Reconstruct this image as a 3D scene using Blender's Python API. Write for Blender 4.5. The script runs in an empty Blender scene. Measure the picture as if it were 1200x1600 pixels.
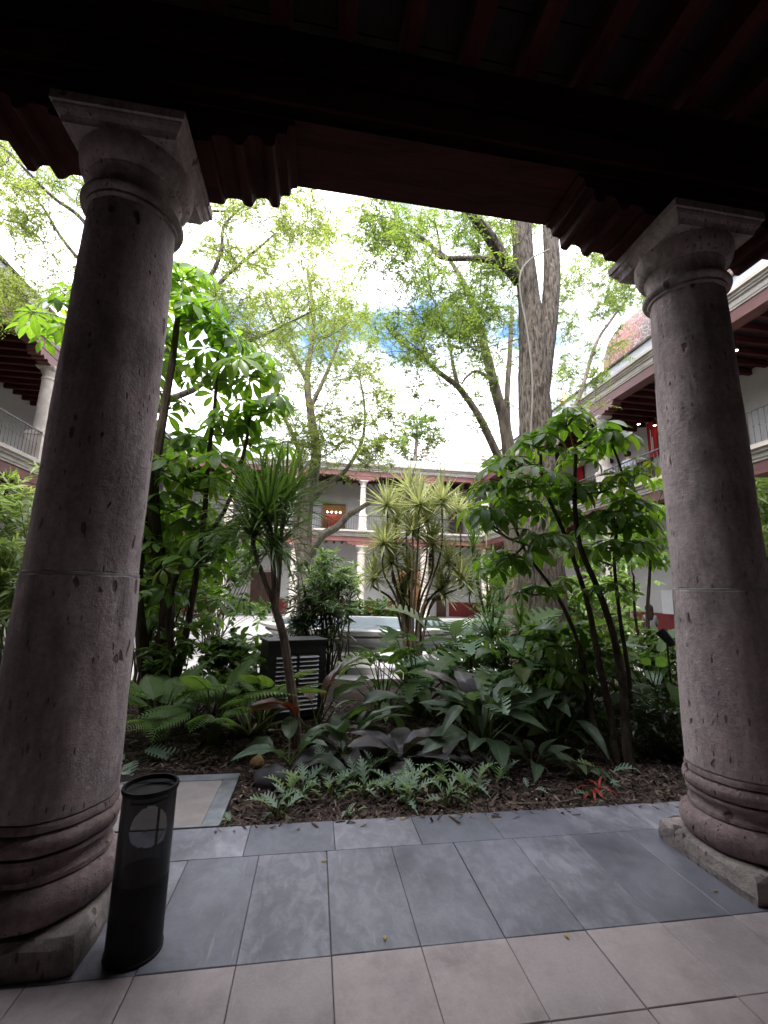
import bpy, math, random
import numpy as np
from mathutils import Vector, Matrix

# ------------------------------------------------------------------ camera, sky, sun, exposure
scene = bpy.context.scene
CAM_H = 1.55
FPX, PITCH, YAW, ROLL = 681.4, math.radians(10.36), math.radians(8.66), math.radians(1.24)
_f = np.array([math.sin(YAW)*math.cos(PITCH), math.cos(YAW)*math.cos(PITCH), math.sin(PITCH)])
_r0 = np.array([math.cos(YAW), -math.sin(YAW), 0.0])
_u0 = np.cross(_r0, _f)
_r = math.cos(ROLL)*_r0 + math.sin(ROLL)*_u0
_u = math.cos(ROLL)*_u0 - math.sin(ROLL)*_r0
cam_data = bpy.data.cameras.new('camera')
cam_data.sensor_fit = 'HORIZONTAL'; cam_data.sensor_width = 36.0
cam_data.lens = 36.0*FPX/1200.0
cam_data.clip_start = 0.05; cam_data.clip_end = 2000
cam = bpy.data.objects.new('camera', cam_data)
scene.collection.objects.link(cam)
cam.matrix_world = Matrix(((_r[0], _u[0], -_f[0], 0), (_r[1], _u[1], -_f[1], 0), (_r[2], _u[2], -_f[2], CAM_H), (0, 0, 0, 1)))
scene.camera = cam

SUN_EL, SUN_AZ = math.radians(60), math.radians(-150)     # azimuth from +Y (into the court) towards +X
world = bpy.data.worlds.new('World'); scene.world = world; world.use_nodes = True
wn, wl = world.node_tree.nodes, world.node_tree.links
wn.clear()
sky = wn.new('ShaderNodeTexSky'); sky.sky_type = 'NISHITA'; sky.sun_disc = False
sky.sun_elevation = SUN_EL; sky.sun_rotation = SUN_AZ
tc = wn.new('ShaderNodeTexCoord')
mp = wn.new('ShaderNodeMapping'); mp.inputs['Scale'].default_value = (1.0, 1.0, 1.6); mp.inputs['Location'].default_value = (9.8, 4.85, 0.05)
nz = wn.new('ShaderNodeTexNoise'); nz.inputs['Scale'].default_value = 2.6; nz.inputs['Detail'].default_value = 7; nz.inputs['Roughness'].default_value = 0.55
cr = wn.new('ShaderNodeValToRGB'); cr.color_ramp.elements[0].position = 0.35; cr.color_ramp.elements[1].position = 0.53
skm = wn.new('ShaderNodeMix'); skm.data_type = 'RGBA'; skm.blend_type = 'MULTIPLY'; skm.inputs[0].default_value = 1.0
skm.inputs[7].default_value = (0.46, 0.57, 0.70, 1)
mx = wn.new('ShaderNodeMix'); mx.data_type = 'RGBA'
CLOUD = 7.8
mx.inputs[7].default_value = (CLOUD*1.0, CLOUD*0.985, CLOUD*1.04, 1)
bg = wn.new('ShaderNodeBackground'); bg.inputs['Strength'].default_value = 0.10
wo = wn.new('ShaderNodeOutputWorld')
wl.new(tc.outputs['Generated'], mp.inputs['Vector']); wl.new(mp.outputs['Vector'], nz.inputs['Vector'])
wl.new(nz.outputs['Fac'], cr.inputs['Fac']); wl.new(cr.outputs['Color'], mx.inputs[0])
wl.new(sky.outputs['Color'], skm.inputs[6]); wl.new(skm.outputs[2], mx.inputs[6])
wl.new(mx.outputs[2], bg.inputs['Color']); wl.new(bg.outputs['Background'], wo.inputs['Surface'])

sun_data = bpy.data.lights.new('sun', 'SUN'); sun_data.energy = 1.3; sun_data.angle = math.radians(12); sun_data.color = (1.0, 0.96, 0.9)
sun = bpy.data.objects.new('sun', sun_data); scene.collection.objects.link(sun)
_sd = Vector((math.sin(SUN_AZ)*math.cos(SUN_EL), math.cos(SUN_AZ)*math.cos(SUN_EL), math.sin(SUN_EL)))
sun.rotation_euler = (-_sd).to_track_quat('-Z', 'Y').to_euler()

vs = scene.view_settings
vs.view_transform = 'Standard'; vs.look = 'None'; vs.gamma = 1.0; vs.use_curve_mapping = False
vs.exposure = 2.95
cy = scene.cycles
cy.max_bounces = 7; cy.diffuse_bounces = 4; cy.glossy_bounces = 3; cy.transmission_bounces = 4; cy.transparent_max_bounces = 12
cy.caustics_reflective = False; cy.caustics_refractive = False
cy.use_denoising = True

# ------------------------------------------------------------------ helpers
rnd = random.Random(11)
rng = np.random.default_rng(11)
COL = scene.collection

def ray(px, py):
    return _f + _r*(px-600)/FPX - _u*(py-800)/FPX
def P(px, py, Y):
    d = ray(px, py); d = d*(Y/d[1]); return Vector((d[0], d[1], d[2]+CAM_H))
def G(px, py, z=0.0):
    d = ray(px, py); d = d*((z-CAM_H)/d[2]); return Vector((d[0], d[1], z))

class MB:
    def __init__(s): s.v = []; s.f = []
    def add(s, vs_, fs_):
        o = len(s.v); s.v += [tuple(p) for p in vs_]; s.f += [tuple(i+o for i in q) for q in fs_]; return s
    def box(s, x0, x1, y0, y1, z0, z1, b=0.0):
        if b <= 0:
            s.add([(x0,y0,z0),(x1,y0,z0),(x1,y1,z0),(x0,y1,z0),(x0,y0,z1),(x1,y0,z1),(x1,y1,z1),(x0,y1,z1)],
                  [(0,3,2,1),(4,5,6,7),(0,1,5,4),(1,2,6,5),(2,3,7,6),(3,0,4,7)])
        else:   # bevelled top edge all round
            s.add([(x0,y0,z0),(x1,y0,z0),(x1,y1,z0),(x0,y1,z0),
                   (x0,y0,z1-b),(x1,y0,z1-b),(x1,y1,z1-b),(x0,y1,z1-b),
                   (x0+b,y0+b,z1),(x1-b,y0+b,z1),(x1-b,y1-b,z1),(x0+b,y1-b,z1)],
                  [(0,3,2,1),(0,1,5,4),(1,2,6,5),(2,3,7,6),(3,0,4,7),(4,5,9,8),(5,6,10,9),(6,7,11,10),(7,4,8,11),(8,9,10,11)])
        return s
    def lathe(s, prof, n=32, c=(0,0), cap=True):
        vs_, fs_ = [], []
        for (r, z) in prof:
            for k in range(n):
                a = 2*math.pi*k/n; vs_.append((c[0]+r*math.cos(a), c[1]+r*math.sin(a), z))
        for i in range(len(prof)-1):
            for k in range(n):
                k2 = (k+1) % n; fs_.append((i*n+k, i*n+k2, (i+1)*n+k2, (i+1)*n+k))
        if cap:
            fs_.append(tuple(range(n-1, -1, -1))); m = (len(prof)-1)*n; fs_.append(tuple(m+k for k in range(n)))
        return s.add(vs_, fs_)
    def sqloft(s, prof, c=(0,0)):        # square sections: (half width, z)
        vs_, fs_ = [], []
        for (h, z) in prof:
            vs_ += [(c[0]-h,c[1]-h,z),(c[0]+h,c[1]-h,z),(c[0]+h,c[1]+h,z),(c[0]-h,c[1]+h,z)]
        for i in range(len(prof)-1):
            for k in range(4):
                k2 = (k+1) % 4; fs_.append((i*4+k, i*4+k2, i*4+4+k2, i*4+4+k))
        fs_.append((3,2,1,0)); m = (len(prof)-1)*4; fs_.append((m,m+1,m+2,m+3))
        return s.add(vs_, fs_)
    def tube(s, pts, rad, n=8, jit=0.0):
        pts = [Vector(p) for p in pts]
        if not hasattr(rad, '__len__'): rad = [rad]*len(pts)
        vs_, fs_ = [], []
        t0 = (pts[1]-pts[0]).normalized()
        ref = Vector((1,0,0)) if abs(t0.x) < 0.8 else Vector((0,1,0))
        nx = t0.cross(ref).normalized()
        for i, p in enumerate(pts):
            t = (pts[min(i+1,len(pts)-1)]-pts[max(i-1,0)])
            t = t.normalized() if t.length > 1e-9 else t0
            nx = (nx - t*nx.dot(t)).normalized(); ny = t.cross(nx)
            for k in range(n):
                a = 2*math.pi*k/n; rr = rad[i]*(1+jit*(rnd.random()-.5))
                vs_.append(p+nx*(rr*math.cos(a))+ny*(rr*math.sin(a)))
        for i in range(len(pts)-1):
            for k in range(n):
                k2 = (k+1) % n; fs_.append((i*n+k, i*n+k2, i*n+n+k2, i*n+n+k))
        fs_.append(tuple(range(n-1,-1,-1))); m = (len(pts)-1)*n; fs_.append(tuple(m+k for k in range(n)))
        return s.add(vs_, fs_)
    def prism_y(s, prof, y0, y1):       # closed profile of (x, z), anticlockwise, pulled along y
        n = len(prof)
        vs_ = [(x,y0,z) for x,z in prof]+[(x,y1,z) for x,z in prof]
        fs_ = [tuple(range(n)), tuple(range(2*n-1, n-1, -1))]
        for k in range(n):
            k2 = (k+1) % n; fs_.append((k2, k, n+k, n+k2))
        return s.add(vs_, fs_)
    def mesh(s, name, m, smooth=False):
        me = bpy.data.meshes.new(name); me.from_pydata(s.v, [], s.f); me.update()
        if m is not None: me.materials.append(m)
        if smooth:
            me.polygons.foreach_set('use_smooth', [True]*len(me.polygons))
            try: me.set_sharp_from_angle(angle=math.radians(40))
            except Exception: pass
        return me
    def build(s, name, m, parent=None, smooth=False):
        return link(name, s.mesh(name, m, smooth), parent)

def link(name, me, parent=None):
    o = bpy.data.objects.new(name, me); COL.objects.link(o)
    if parent is not None: o.parent = parent
    return o
def tag(o, label=None, cat=None, group=None, kind=None):
    if label: o['label'] = label
    if cat: o['category'] = cat
    if group: o['group'] = group
    if kind: o['kind'] = kind
    return o
def empty(name, loc=(0,0,0), rz=0.0):
    o = bpy.data.objects.new(name, None); COL.objects.link(o)
    o.empty_display_size = 0.1; o.location = loc; o.rotation_euler = (0,0,rz); return o
def trimesh(name, V, F, m, tint=None, uv=None):
    V = np.ascontiguousarray(V, dtype=np.float32); F = np.ascontiguousarray(F, dtype=np.int32)
    me = bpy.data.meshes.new(name)
    me.vertices.add(len(V)); me.vertices.foreach_set('co', V.ravel())
    me.loops.add(F.size); me.loops.foreach_set('vertex_index', F.ravel())
    me.polygons.add(len(F)); me.polygons.foreach_set('loop_start', np.arange(0, F.size, 3, dtype=np.int32))
    me.polygons.foreach_set('use_smooth', np.ones(len(F), dtype=bool))
    if tint is not None:
        a = me.attributes.new('tint', 'FLOAT', 'POINT'); a.data.foreach_set('value', np.ascontiguousarray(tint, dtype=np.float32))
    if uv is not None:
        l = me.uv_layers.new(name='UVMap'); l.data.foreach_set('uv', np.ascontiguousarray(uv[F.ravel()], dtype=np.float32).ravel())
    me.update(calc_edges=True)
    if m is not None: me.materials.append(m)
    return me

# ------------------------------------------------------------------ materials
def _nodes(name):
    m = bpy.data.materials.new(name); m.use_nodes = True
    n, l = m.node_tree.nodes, m.node_tree.links
    b = n['Principled BSDF']
    return m, n, l, b
def _coord(n, l, kind='Object', scale=(1,1,1), offs_random=False):
    t = n.new('ShaderNodeTexCoord'); mpn = n.new('ShaderNodeMapping'); mpn.inputs['Scale'].default_value = scale
    l.new(t.outputs[kind], mpn.inputs['Vector'])
    if offs_random:
        oi = n.new('ShaderNodeObjectInfo'); mu = n.new('ShaderNodeMath'); mu.operation = 'MULTIPLY'; mu.inputs[1].default_value = 57.0
        cb = n.new('ShaderNodeCombineXYZ')
        l.new(oi.outputs['Random'], mu.inputs[0])
        for k in range(3): l.new(mu.outputs[0], cb.inputs[k])
        l.new(cb.outputs[0], mpn.inputs['Location'])
    return mpn.outputs['Vector']
def _noise(n, l, vec, scale, detail=5, rough=0.6):
    t = n.new('ShaderNodeTexNoise'); t.inputs['Scale'].default_value = scale; t.inputs['Detail'].default_value = detail; t.inputs['Roughness'].default_value = rough
    l.new(vec, t.inputs['Vector']); return t.outputs['Fac']
def _ramp(n, l, fac, stops):
    r = n.new('ShaderNodeValToRGB'); e = r.color_ramp.elements
    while len(e) < len(stops): e.new(0.5)
    for i, (p, c) in enumerate(stops):
        e[i].position = p; e[i].color = (c[0], c[1], c[2], 1) if hasattr(c, '__len__') else (c, c, c, 1)
    l.new(fac, r.inputs['Fac']); return r.outputs['Color']
def _mix(n, l, fac, a, b, mode='MIX'):
    m = n.new('ShaderNodeMix'); m.data_type = 'RGBA'; m.blend_type = mode
    for sock, val in ((m.inputs[0], fac), (m.inputs[6], a), (m.inputs[7], b)):
        if hasattr(val, 'is_linked') or hasattr(val, 'links'): l.new(val, sock)
        elif hasattr(val, '__len__'): sock.default_value = (val[0], val[1], val[2], 1)
        else: sock.default_value = val
    return m.outputs[2]
def _bump(n, l, b, h, strength, dist=0.01, normal=None):
    bp = n.new('ShaderNodeBump'); bp.inputs['Strength'].default_value = strength; bp.inputs['Distance'].default_value = dist
    l.new(h, bp.inputs['Height'])
    if normal is not None: l.new(normal, bp.inputs['Normal'])
    l.new(bp.outputs['Normal'], b.inputs['Normal']); return bp.outputs['Normal']

def simple(name, c1, c2, scale=4.0, rough=0.7, bump=0.15, stretch=(1,1,1), detail=5, metallic=0.0, rand=True, lo=0.35, hi=0.65, bdist=0.01, spec=0.4):
    m, n, l, b = _nodes(name)
    v = _coord(n, l, 'Object', stretch, rand)
    f = _noise(n, l, v, scale, detail)
    l.new(_ramp(n, l, f, [(lo, c1), (hi, c2)]), b.inputs['Base Color'])
    b.inputs['Roughness'].default_value = rough; b.inputs['Metallic'].default_value = metallic
    b.inputs['Specular IOR Level'].default_value = spec
    if bump: _bump(n, l, b, _noise(n, l, v, scale*6, 4), bump, bdist)
    return m

def stone_mat(name, dark, light, pink, pit=1.0, scale=1.0):
    m, n, l, b = _nodes(name)
    v = _coord(n, l, 'Object', (1,1,1), True)
    vs_ = _coord(n, l, 'Object', (1,1,0.28), True)
    big = _noise(n, l, v, 2.2*scale, 6, 0.65)
    c = _ramp(n, l, big, [(0.34, dark), (0.5, light), (0.62, pink)])
    stain = _noise(n, l, _coord(n, l, 'Object', (1,1,0.22), True), 3.4*scale, 5, 0.7)
    c = _mix(n, l, _ramp(n, l, stain, [(0.36, 0.55), (0.5, 0.0)]), c, tuple(q*0.62 for q in dark))
    lich = _noise(n, l, v, 4.6*scale, 8, 0.75)
    c = _mix(n, l, _ramp(n, l, lich, [(0.57, 0.0), (0.68, 0.5)]), c, tuple(min(0.5, q*1.45) for q in light))
    fine = _noise(n, l, v, 38*scale, 6, 0.7)
    c = _mix(n, l, 0.55, c, _ramp(n, l, fine, [(0.3, (0.55,0.53,0.52)), (0.7, (1.25,1.22,1.2))]), 'MULTIPLY')
    streak = _noise(n, l, vs_, 26*scale, 3, 0.5)
    c = _mix(n, l, 0.35, c, _ramp(n, l, streak, [(0.35, 0.6), (0.6, 1.15)]), 'MULTIPLY')
    vor = n.new('ShaderNodeTexVoronoi'); vor.inputs['Scale'].default_value = 11*scale; vor.inputs['Randomness'].default_value = 1.0
    warp = n.new('ShaderNodeMix'); warp.data_type = 'VECTOR'; warp.inputs[0].default_value = 0.06
    wn_ = n.new('ShaderNodeTexNoise'); wn_.inputs['Scale'].default_value = 9; l.new(v, wn_.inputs['Vector'])
    l.new(vs_, warp.inputs[4]); l.new(wn_.outputs['Color'], warp.inputs[5])
    l.new(warp.outputs[1], vor.inputs['Vector'])
    size = _noise(n, l, v, 5*scale, 2)
    thr = n.new('ShaderNodeMapRange'); thr.inputs['From Min'].default_value = 0.5; thr.inputs['From Max'].default_value = 0.75
    thr.inputs['To Min'].default_value = 0.02; thr.inputs['To Max'].default_value = 0.30*pit; l.new(size, thr.inputs['Value'])
    sb = n.new('ShaderNodeMath'); sb.operation = 'SUBTRACT'; l.new(vor.outputs['Distance'], sb.inputs[0]); l.new(thr.outputs[0], sb.inputs[1])
    pitm = _ramp(n, l, sb.outputs[0], [(0.0, 0.0), (0.07, 1.0)])
    c = _mix(n, l, pitm, _mix(n, l, 1.0, c, (0.38,0.34,0.33), 'MULTIPLY'), c)
    v2 = n.new('ShaderNodeTexVoronoi'); v2.inputs['Scale'].default_value = 34*scale; l.new(vs_, v2.inputs['Vector'])
    cl2 = n.new('ShaderNodeMath'); cl2.operation = 'ADD'; l.new(v2.outputs['Distance'], cl2.inputs[0]); l.new(_ramp(n, l, _noise(n, l, v, 7*scale, 3), [(0.4, 0.25), (0.62, 0.0)]), cl2.inputs[1])
    pit2 = _ramp(n, l, cl2.outputs[0], [(0.16, 0.0), (0.27, 1.0)])
    c = _mix(n, l, pit2, _mix(n, l, 1.0, c, (0.55,0.51,0.5), 'MULTIPLY'), c)
    l.new(c, b.inputs['Base Color']); b.inputs['Roughness'].default_value = 0.9; b.inputs['Specular IOR Level'].default_value = 0.2
    nb = _bump(n, l, b, fine, 0.6, 0.010)
    nb = _bump(n, l, b, _noise(n, l, v, 15*scale, 6, 0.75), 0.6, 0.02, nb)
    nb = _bump(n, l, b, pit2, 0.7, 0.014, nb)
    nb = _bump(n, l, b, streak, 0.35, 0.012, nb)
    _bump(n, l, b, pitm, 0.7, 0.02, nb)
    return m

M = {}
M['cantera'] = stone_mat('cantera_stone', (0.34,0.283,0.283), (0.52,0.446,0.444), (0.53,0.423,0.425))
M['cantera_base'] = stone_mat('cantera_base_stone', (0.22,0.165,0.163), (0.33,0.25,0.247), (0.38,0.32,0.315), 1.2)
M['plinth'] = stone_mat('plinth_stone', (0.22,0.195,0.185), (0.32,0.285,0.27), (0.37,0.33,0.31), 1.8)
M['stone_far'] = simple('pale_cantera', (0.36,0.31,0.275), (0.52,0.46,0.42), 3.0, 0.9, 0.3)
M['stone_trim'] = simple('pale_trim_stone', (0.30,0.27,0.235), (0.44,0.40,0.36), 2.0, 0.9, 0.3, (1,1,3))
M['parapet'] = simple('white_parapet', (0.40,0.41,0.44), (0.52,0.53,0.56), 1.2, 0.9, 0.1)
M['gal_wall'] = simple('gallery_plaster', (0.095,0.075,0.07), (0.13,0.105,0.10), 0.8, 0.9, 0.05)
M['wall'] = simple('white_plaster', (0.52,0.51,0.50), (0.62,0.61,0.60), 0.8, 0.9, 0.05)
M['dado'] = simple('red_dado', (0.17,0.018,0.018), (0.22,0.025,0.025), 2.0, 0.6, 0.05)
M['red_wood'] = simple('red_painted_timber', (0.10,0.038,0.034), (0.16,0.062,0.055), 5, 0.55, 0.25, (0.25,1,1))
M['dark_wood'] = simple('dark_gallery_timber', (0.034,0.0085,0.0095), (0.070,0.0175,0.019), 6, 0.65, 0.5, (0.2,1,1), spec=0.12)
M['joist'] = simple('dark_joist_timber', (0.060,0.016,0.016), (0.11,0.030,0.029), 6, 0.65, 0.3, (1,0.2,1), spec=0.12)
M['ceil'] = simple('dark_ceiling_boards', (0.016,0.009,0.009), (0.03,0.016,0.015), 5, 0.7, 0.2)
M['iron'] = simple('black_iron', (0.012,0.012,0.013), (0.03,0.028,0.027), 12, 0.5, 0.1, spec=0.5)
M['roof_tile'] = simple('dark_roof_tile', (0.03,0.027,0.026), (0.10,0.08,0.075), 8, 0.9, 0.4)
M['clay'] = simple('clay_roof', (0.22,0.09,0.065), (0.36,0.17,0.13), 9, 0.9, 0.5)
M['soil'] = simple('garden_soil', (0.012,0.008,0.006), (0.045,0.028,0.02), 7, 1.0, 0.8, bdist=0.03)
M['paving'] = simple('pale_court_paving', (0.20,0.195,0.195), (0.28,0.275,0.275), 2.0, 0.75, 0.1)
M['ground'] = simple('ground_earth', (0.12,0.11,0.10), (0.2,0.18,0.17), 1.0, 1.0, 0.1)
M['door_wood'] = simple('door_wood', (0.05,0.024,0.016), (0.09,0.045,0.03), 8, 0.5, 0.2, (1,1,0.2))
M['orange_wall'] = simple('peach_plaster', (0.40,0.235,0.155), (0.46,0.28,0.19), 1.0, 0.8, 0.05)
M['red_panel'] = simple('red_exhibit_panel', (0.20,0.022,0.012), (0.26,0.035,0.015), 1.0, 0.6, 0.0)
M['glass'] = simple('dark_window_glass', (0.03,0.035,0.04), (0.06,0.065,0.07), 1.5, 0.1, 0.0, spec=0.6)
M['white_paint'] = simple('white_paint', (0.70,0.70,0.70), (0.78,0.78,0.78), 3, 0.5, 0.05)
M['banner'] = simple('red_banner_cloth', (0.34,0.012,0.02), (0.42,0.02,0.03), 3, 0.7, 0.05)
M['banner_print'] = simple('banner_white_print', (0.7,0.7,0.7), (0.75,0.75,0.75), 3, 0.7, 0.0)

def tile_mat(name, stops, rough, worn=None):
    m, n, l, b = _nodes(name)
    v = _coord(n, l, 'Object', (1,1,1), True)
    big = _noise(n, l, v, 3.0, 5, 0.6)
    c = _ramp(n, l, big, stops)
    fine = _noise(n, l, v, 90, 4, 0.7)
    c = _mix(n, l, 0.35, c, _ramp(n, l, fine, [(0.3, 0.72), (0.7, 1.22)]), 'MULTIPLY')
    oi = n.new('ShaderNodeObjectInfo')
    c = _mix(n, l, 0.5, c, _ramp(n, l, oi.outputs['Random'], [(0.0, (0.72,0.74,0.78)), (1.0, (1.2,1.16,1.14))]), 'MULTIPLY')
    if worn:
        vw = _coord(n, l, 'Object', (1.5,0.8,1), True)
        w = n.new('ShaderNodeTexNoise'); w.inputs['Scale'].default_value = 9; w.inputs['Detail'].default_value = 6; w.inputs['Roughness'].default_value = 0.62; w.inputs['Distortion'].default_value = 0.7; l.new(vw, w.inputs['Vector'])
        msk = _ramp(n, l, w.outputs['Fac'], [(0.44, 0.0), (0.60, 0.75), (0.72, 1.0)])
        amt = n.new('ShaderNodeMath'); amt.operation = 'MULTIPLY'
        rr = _ramp(n, l, oi.outputs['Random'], [(0.1, 0.1), (0.75, 0.85)])
        l.new(msk, amt.inputs[0]); l.new(rr, amt.inputs[1])
        c = _mix(n, l, amt.outputs[0], c, worn)
        film = _ramp(n, l, oi.outputs['Random'], [(0.55, 0.0), (0.75, 0.55), (0.85, 0.0)])
        c = _mix(n, l, film, c, worn)
    spk = n.new('ShaderNodeTexVoronoi'); spk.inputs['Scale'].default_value = 14; l.new(v, spk.inputs['Vector'])
    c = _mix(n, l, _ramp(n, l, spk.outputs['Distance'], [(0.0, 0.5), (0.07, 0.0)]), c, tuple(q*0.45 for q in stops[0][1]))
    edg = _noise(n, l, v, 1.3, 6, 0.7)
    c = _mix(n, l, _ramp(n, l, edg, [(0.36, 0.5), (0.5, 0.0)]), c, tuple(q*0.6 for q in stops[0][1]))
    gm = n.new('ShaderNodeNewGeometry')
    dirt = _noise(n, l, gm.outputs['Position'], 2.3, 7, 0.7)
    c = _mix(n, l, 0.8, c, _ramp(n, l, dirt, [(0.34, 0.62), (0.52, 1.0), (0.7, 1.1)]), 'MULTIPLY')
    scf = n.new('ShaderNodeTexNoise'); scf.inputs['Scale'].default_value = 60; scf.inputs['Detail'].default_value = 2; l.new(_coord(n, l, 'Object', (1,0.06,1), True), scf.inputs['Vector'])
    c = _mix(n, l, _ramp(n, l, scf.outputs['Fac'], [(0.68, 0.0), (0.74, 0.3)]), c, (0.4,0.39,0.4))
    l.new(c, b.inputs['Base Color'])
    rgh = _ramp(n, l, _noise(n, l, v, 6, 4), [(0.3, rough-0.12), (0.7, rough+0.1)])
    l.new(rgh, b.inputs['Roughness']); b.inputs['Specular IOR Level'].default_value = 0.5
    _bump(n, l, b, fine, 0.12, 0.004)
    return m
M['slate'] = tile_mat('slate_paver', [(0.3, (0.14,0.141,0.172)), (0.7, (0.195,0.196,0.232))], 0.40, (0.34,0.332,0.378))
M['beige'] = tile_mat('beige_paver', [(0.3, (0.31,0.263,0.266)), (0.7, (0.385,0.33,0.333))], 0.55)
M['grout'] = simple('dark_joint', (0.07,0.066,0.066), (0.13,0.122,0.12), 20, 0.95, 0.1)
M['hatch'] = simple('hatch_stone', (0.25,0.22,0.21), (0.33,0.29,0.28), 6, 0.6, 0.15)
M['hatch_frame'] = simple('galvanised_frame', (0.20,0.21,0.23), (0.34,0.35,0.37), 7, 0.42, 0.1, metallic=0.35)

def perforated(name, alpha):
    m, n, l, b = _nodes(name)
    b.inputs['Base Color'].default_value = (0.006,0.006,0.007,1); b.inputs['Roughness'].default_value = 0.28; b.inputs['Specular IOR Level'].default_value = 0.35
    t = n.new('ShaderNodeBsdfTransparent'); mxs = n.new('ShaderNodeMixShader'); mxs.inputs[0].default_value = alpha
    l.new(t.outputs[0], mxs.inputs[1]); l.new(b.outputs[0], mxs.inputs[2])
    l.new(mxs.outputs[0], n['Material Output'].inputs['Surface']); return m
M['perf'] = perforated('perforated_black_steel', 0.88)
M['bin_black'] = simple('black_enamel', (0.006,0.006,0.007), (0.012,0.012,0.013), 10, 0.5, 0.03, spec=0.2)

def bark(name, c1, c2, scale=26, bump=1.0):
    m, n, l, b = _nodes(name)
    v = _coord(n, l, 'Object', (1,1,0.22))
    vor = n.new('ShaderNodeTexNoise'); vor.inputs['Scale'].default_value = scale; vor.inputs['Detail'].default_value = 6; vor.inputs['Roughness'].default_value = 0.65; vor.inputs['Distortion'].default_value = 0.4
    l.new(v, vor.inputs['Vector'])
    l.new(_ramp(n, l, vor.outputs['Fac'], [(0.38, c1), (0.6, c2)]), b.inputs['Base Color'])
    b.inputs['Roughness'].default_value = 0.95; b.inputs['Specular IOR Level'].default_value = 0.15
    _bump(n, l, b, vor.outputs['Fac'], bump, 0.05); return m
M['bark'] = bark('grey_furrowed_bark', (0.035,0.029,0.024), (0.15,0.128,0.11))
M['bark_pale'] = bark('pale_smooth_bark', (0.09,0.072,0.058), (0.20,0.168,0.138), 9, 0.4)
M['bark_dark'] = bark('dark_stem_bark', (0.03,0.022,0.016), (0.085,0.065,0.05), 16, 0.5)
M['cane'] = bark('brown_cane', (0.10,0.075,0.055), (0.22,0.17,0.13), 22, 0.4)
M['petiole'] = simple('green_petiole', (0.06,0.09,0.02), (0.10,0.13,0.035), 6, 0.5, 0.05)

def leafmat(name, c1, c2, trans=0.4, rough=0.42, rib=None, source='obj', tcol=None, edge=None, ribw=0.035, spec=0.45):
    m, n, l, b = _nodes(name)
    if source == 'attr':
        a = n.new('ShaderNodeAttribute'); a.attribute_name = 'tint'; fac = a.outputs['Fac']
    else:
        oi = n.new('ShaderNodeObjectInfo'); fac = oi.outputs['Random']
    c = _mix(n, l, fac, c1, c2)
    v = _coord(n, l, 'Object', (1,1,1))
    c = _mix(n, l, 0.5, c, _ramp(n, l, _noise(n, l, v, 9, 3), [(0.3, 0.72), (0.7, 1.2)]), 'MULTIPLY')
    if source == 'obj' and rib is not None:
        r2 = n.new('ShaderNodeMath'); r2.operation = 'MULTIPLY'; r2.inputs[1].default_value = 91.7; l.new(fac, r2.inputs[0])
        fr = n.new('ShaderNodeMath'); fr.operation = 'FRACT'; l.new(r2.outputs[0], fr.inputs[0])
        c = _mix(n, l, _ramp(n, l, fr.outputs[0], [(0.88, 0.0), (1.0, 0.55)]), c, (c2[0]*1.9, c2[1]*1.15, c2[2]))
        blot = _noise(n, l, _coord(n, l, 'Object', (1,1,1), True), 5, 5, 0.7)
        c = _mix(n, l, _ramp(n, l, blot, [(0.66, 0.0), (0.72, 0.6)]), c, (0.10,0.075,0.03))
    if rib is not None or edge is not None:
        uv = n.new('ShaderNodeUVMap'); sp = n.new('ShaderNodeSeparateXYZ'); l.new(uv.outputs[0], sp.inputs[0])
        s1 = n.new('ShaderNodeMath'); s1.operation = 'SUBTRACT'; s1.inputs[1].default_value = 0.5; l.new(sp.outputs[0], s1.inputs[0])
        ab = n.new('ShaderNodeMath'); ab.operation = 'ABSOLUTE'; l.new(s1.outputs[0], ab.inputs[0])
        if rib is not None:
            # side veins: bands of v + |u|
            k = n.new('ShaderNodeMath'); k.operation = 'MULTIPLY_ADD'; k.inputs[1].default_value = -0.55; l.new(ab.outputs[0], k.inputs[0]); l.new(sp.outputs[1], k.inputs[2])
            sw = n.new('ShaderNodeMath'); sw.operation = 'MULTIPLY'; sw.inputs[1].default_value = 75.0; l.new(k.outputs[0], sw.inputs[0])
            sn = n.new('ShaderNodeMath'); sn.operation = 'SINE'; l.new(sw.outputs[0], sn.inputs[0])
            vein = _ramp(n, l, sn.outputs[0], [(0.90, 0.0), (1.0, 0.45)])
            c = _mix(n, l, vein, c, rib)
            c = _mix(n, l, _ramp(n, l, ab.outputs[0], [(ribw*0.5, 1.0), (ribw, 0.0)]), c, rib)
        if edge is not None:
            c = _mix(n, l, _ramp(n, l, ab.outputs[0], [(0.24, 0.0), (0.33, 1.0)]), c, edge)
    l.new(c, b.inputs['Base Color']); b.inputs['Roughness'].default_value = rough; b.inputs['Specular IOR Level'].default_value = spec
    if trans > 0:
        t = n.new('ShaderNodeBsdfTranslucent')
        l.new(_mix(n, l, 1.0, c, tcol or (1.9,1.9,0.9), 'MULTIPLY'), t.inputs['Color'])
        mxs = n.new('ShaderNodeMixShader'); mxs.inputs[0].default_value = trans
        l.new(b.outputs[0], mxs.inputs[1]); l.new(t.outputs[0], mxs.inputs[2])
        l.new(mxs.outputs[0], n['Material Output'].inputs['Surface'])
    return m
M['lf_ash'] = leafmat('ash_leaf', (0.075,0.13,0.042), (0.15,0.205,0.07), 0.58, 0.5, source='attr', tcol=(2.0,1.9,0.8))
M['lf_yel'] = leafmat('pale_ash_leaf', (0.11,0.165,0.055), (0.19,0.235,0.095), 0.58, 0.5, source='attr', tcol=(1.9,1.8,0.8))
M['lf_blue'] = leafmat('grey_green_leaf', (0.06,0.11,0.05), (0.12,0.17,0.08), 0.45, 0.5, source='attr')
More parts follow.
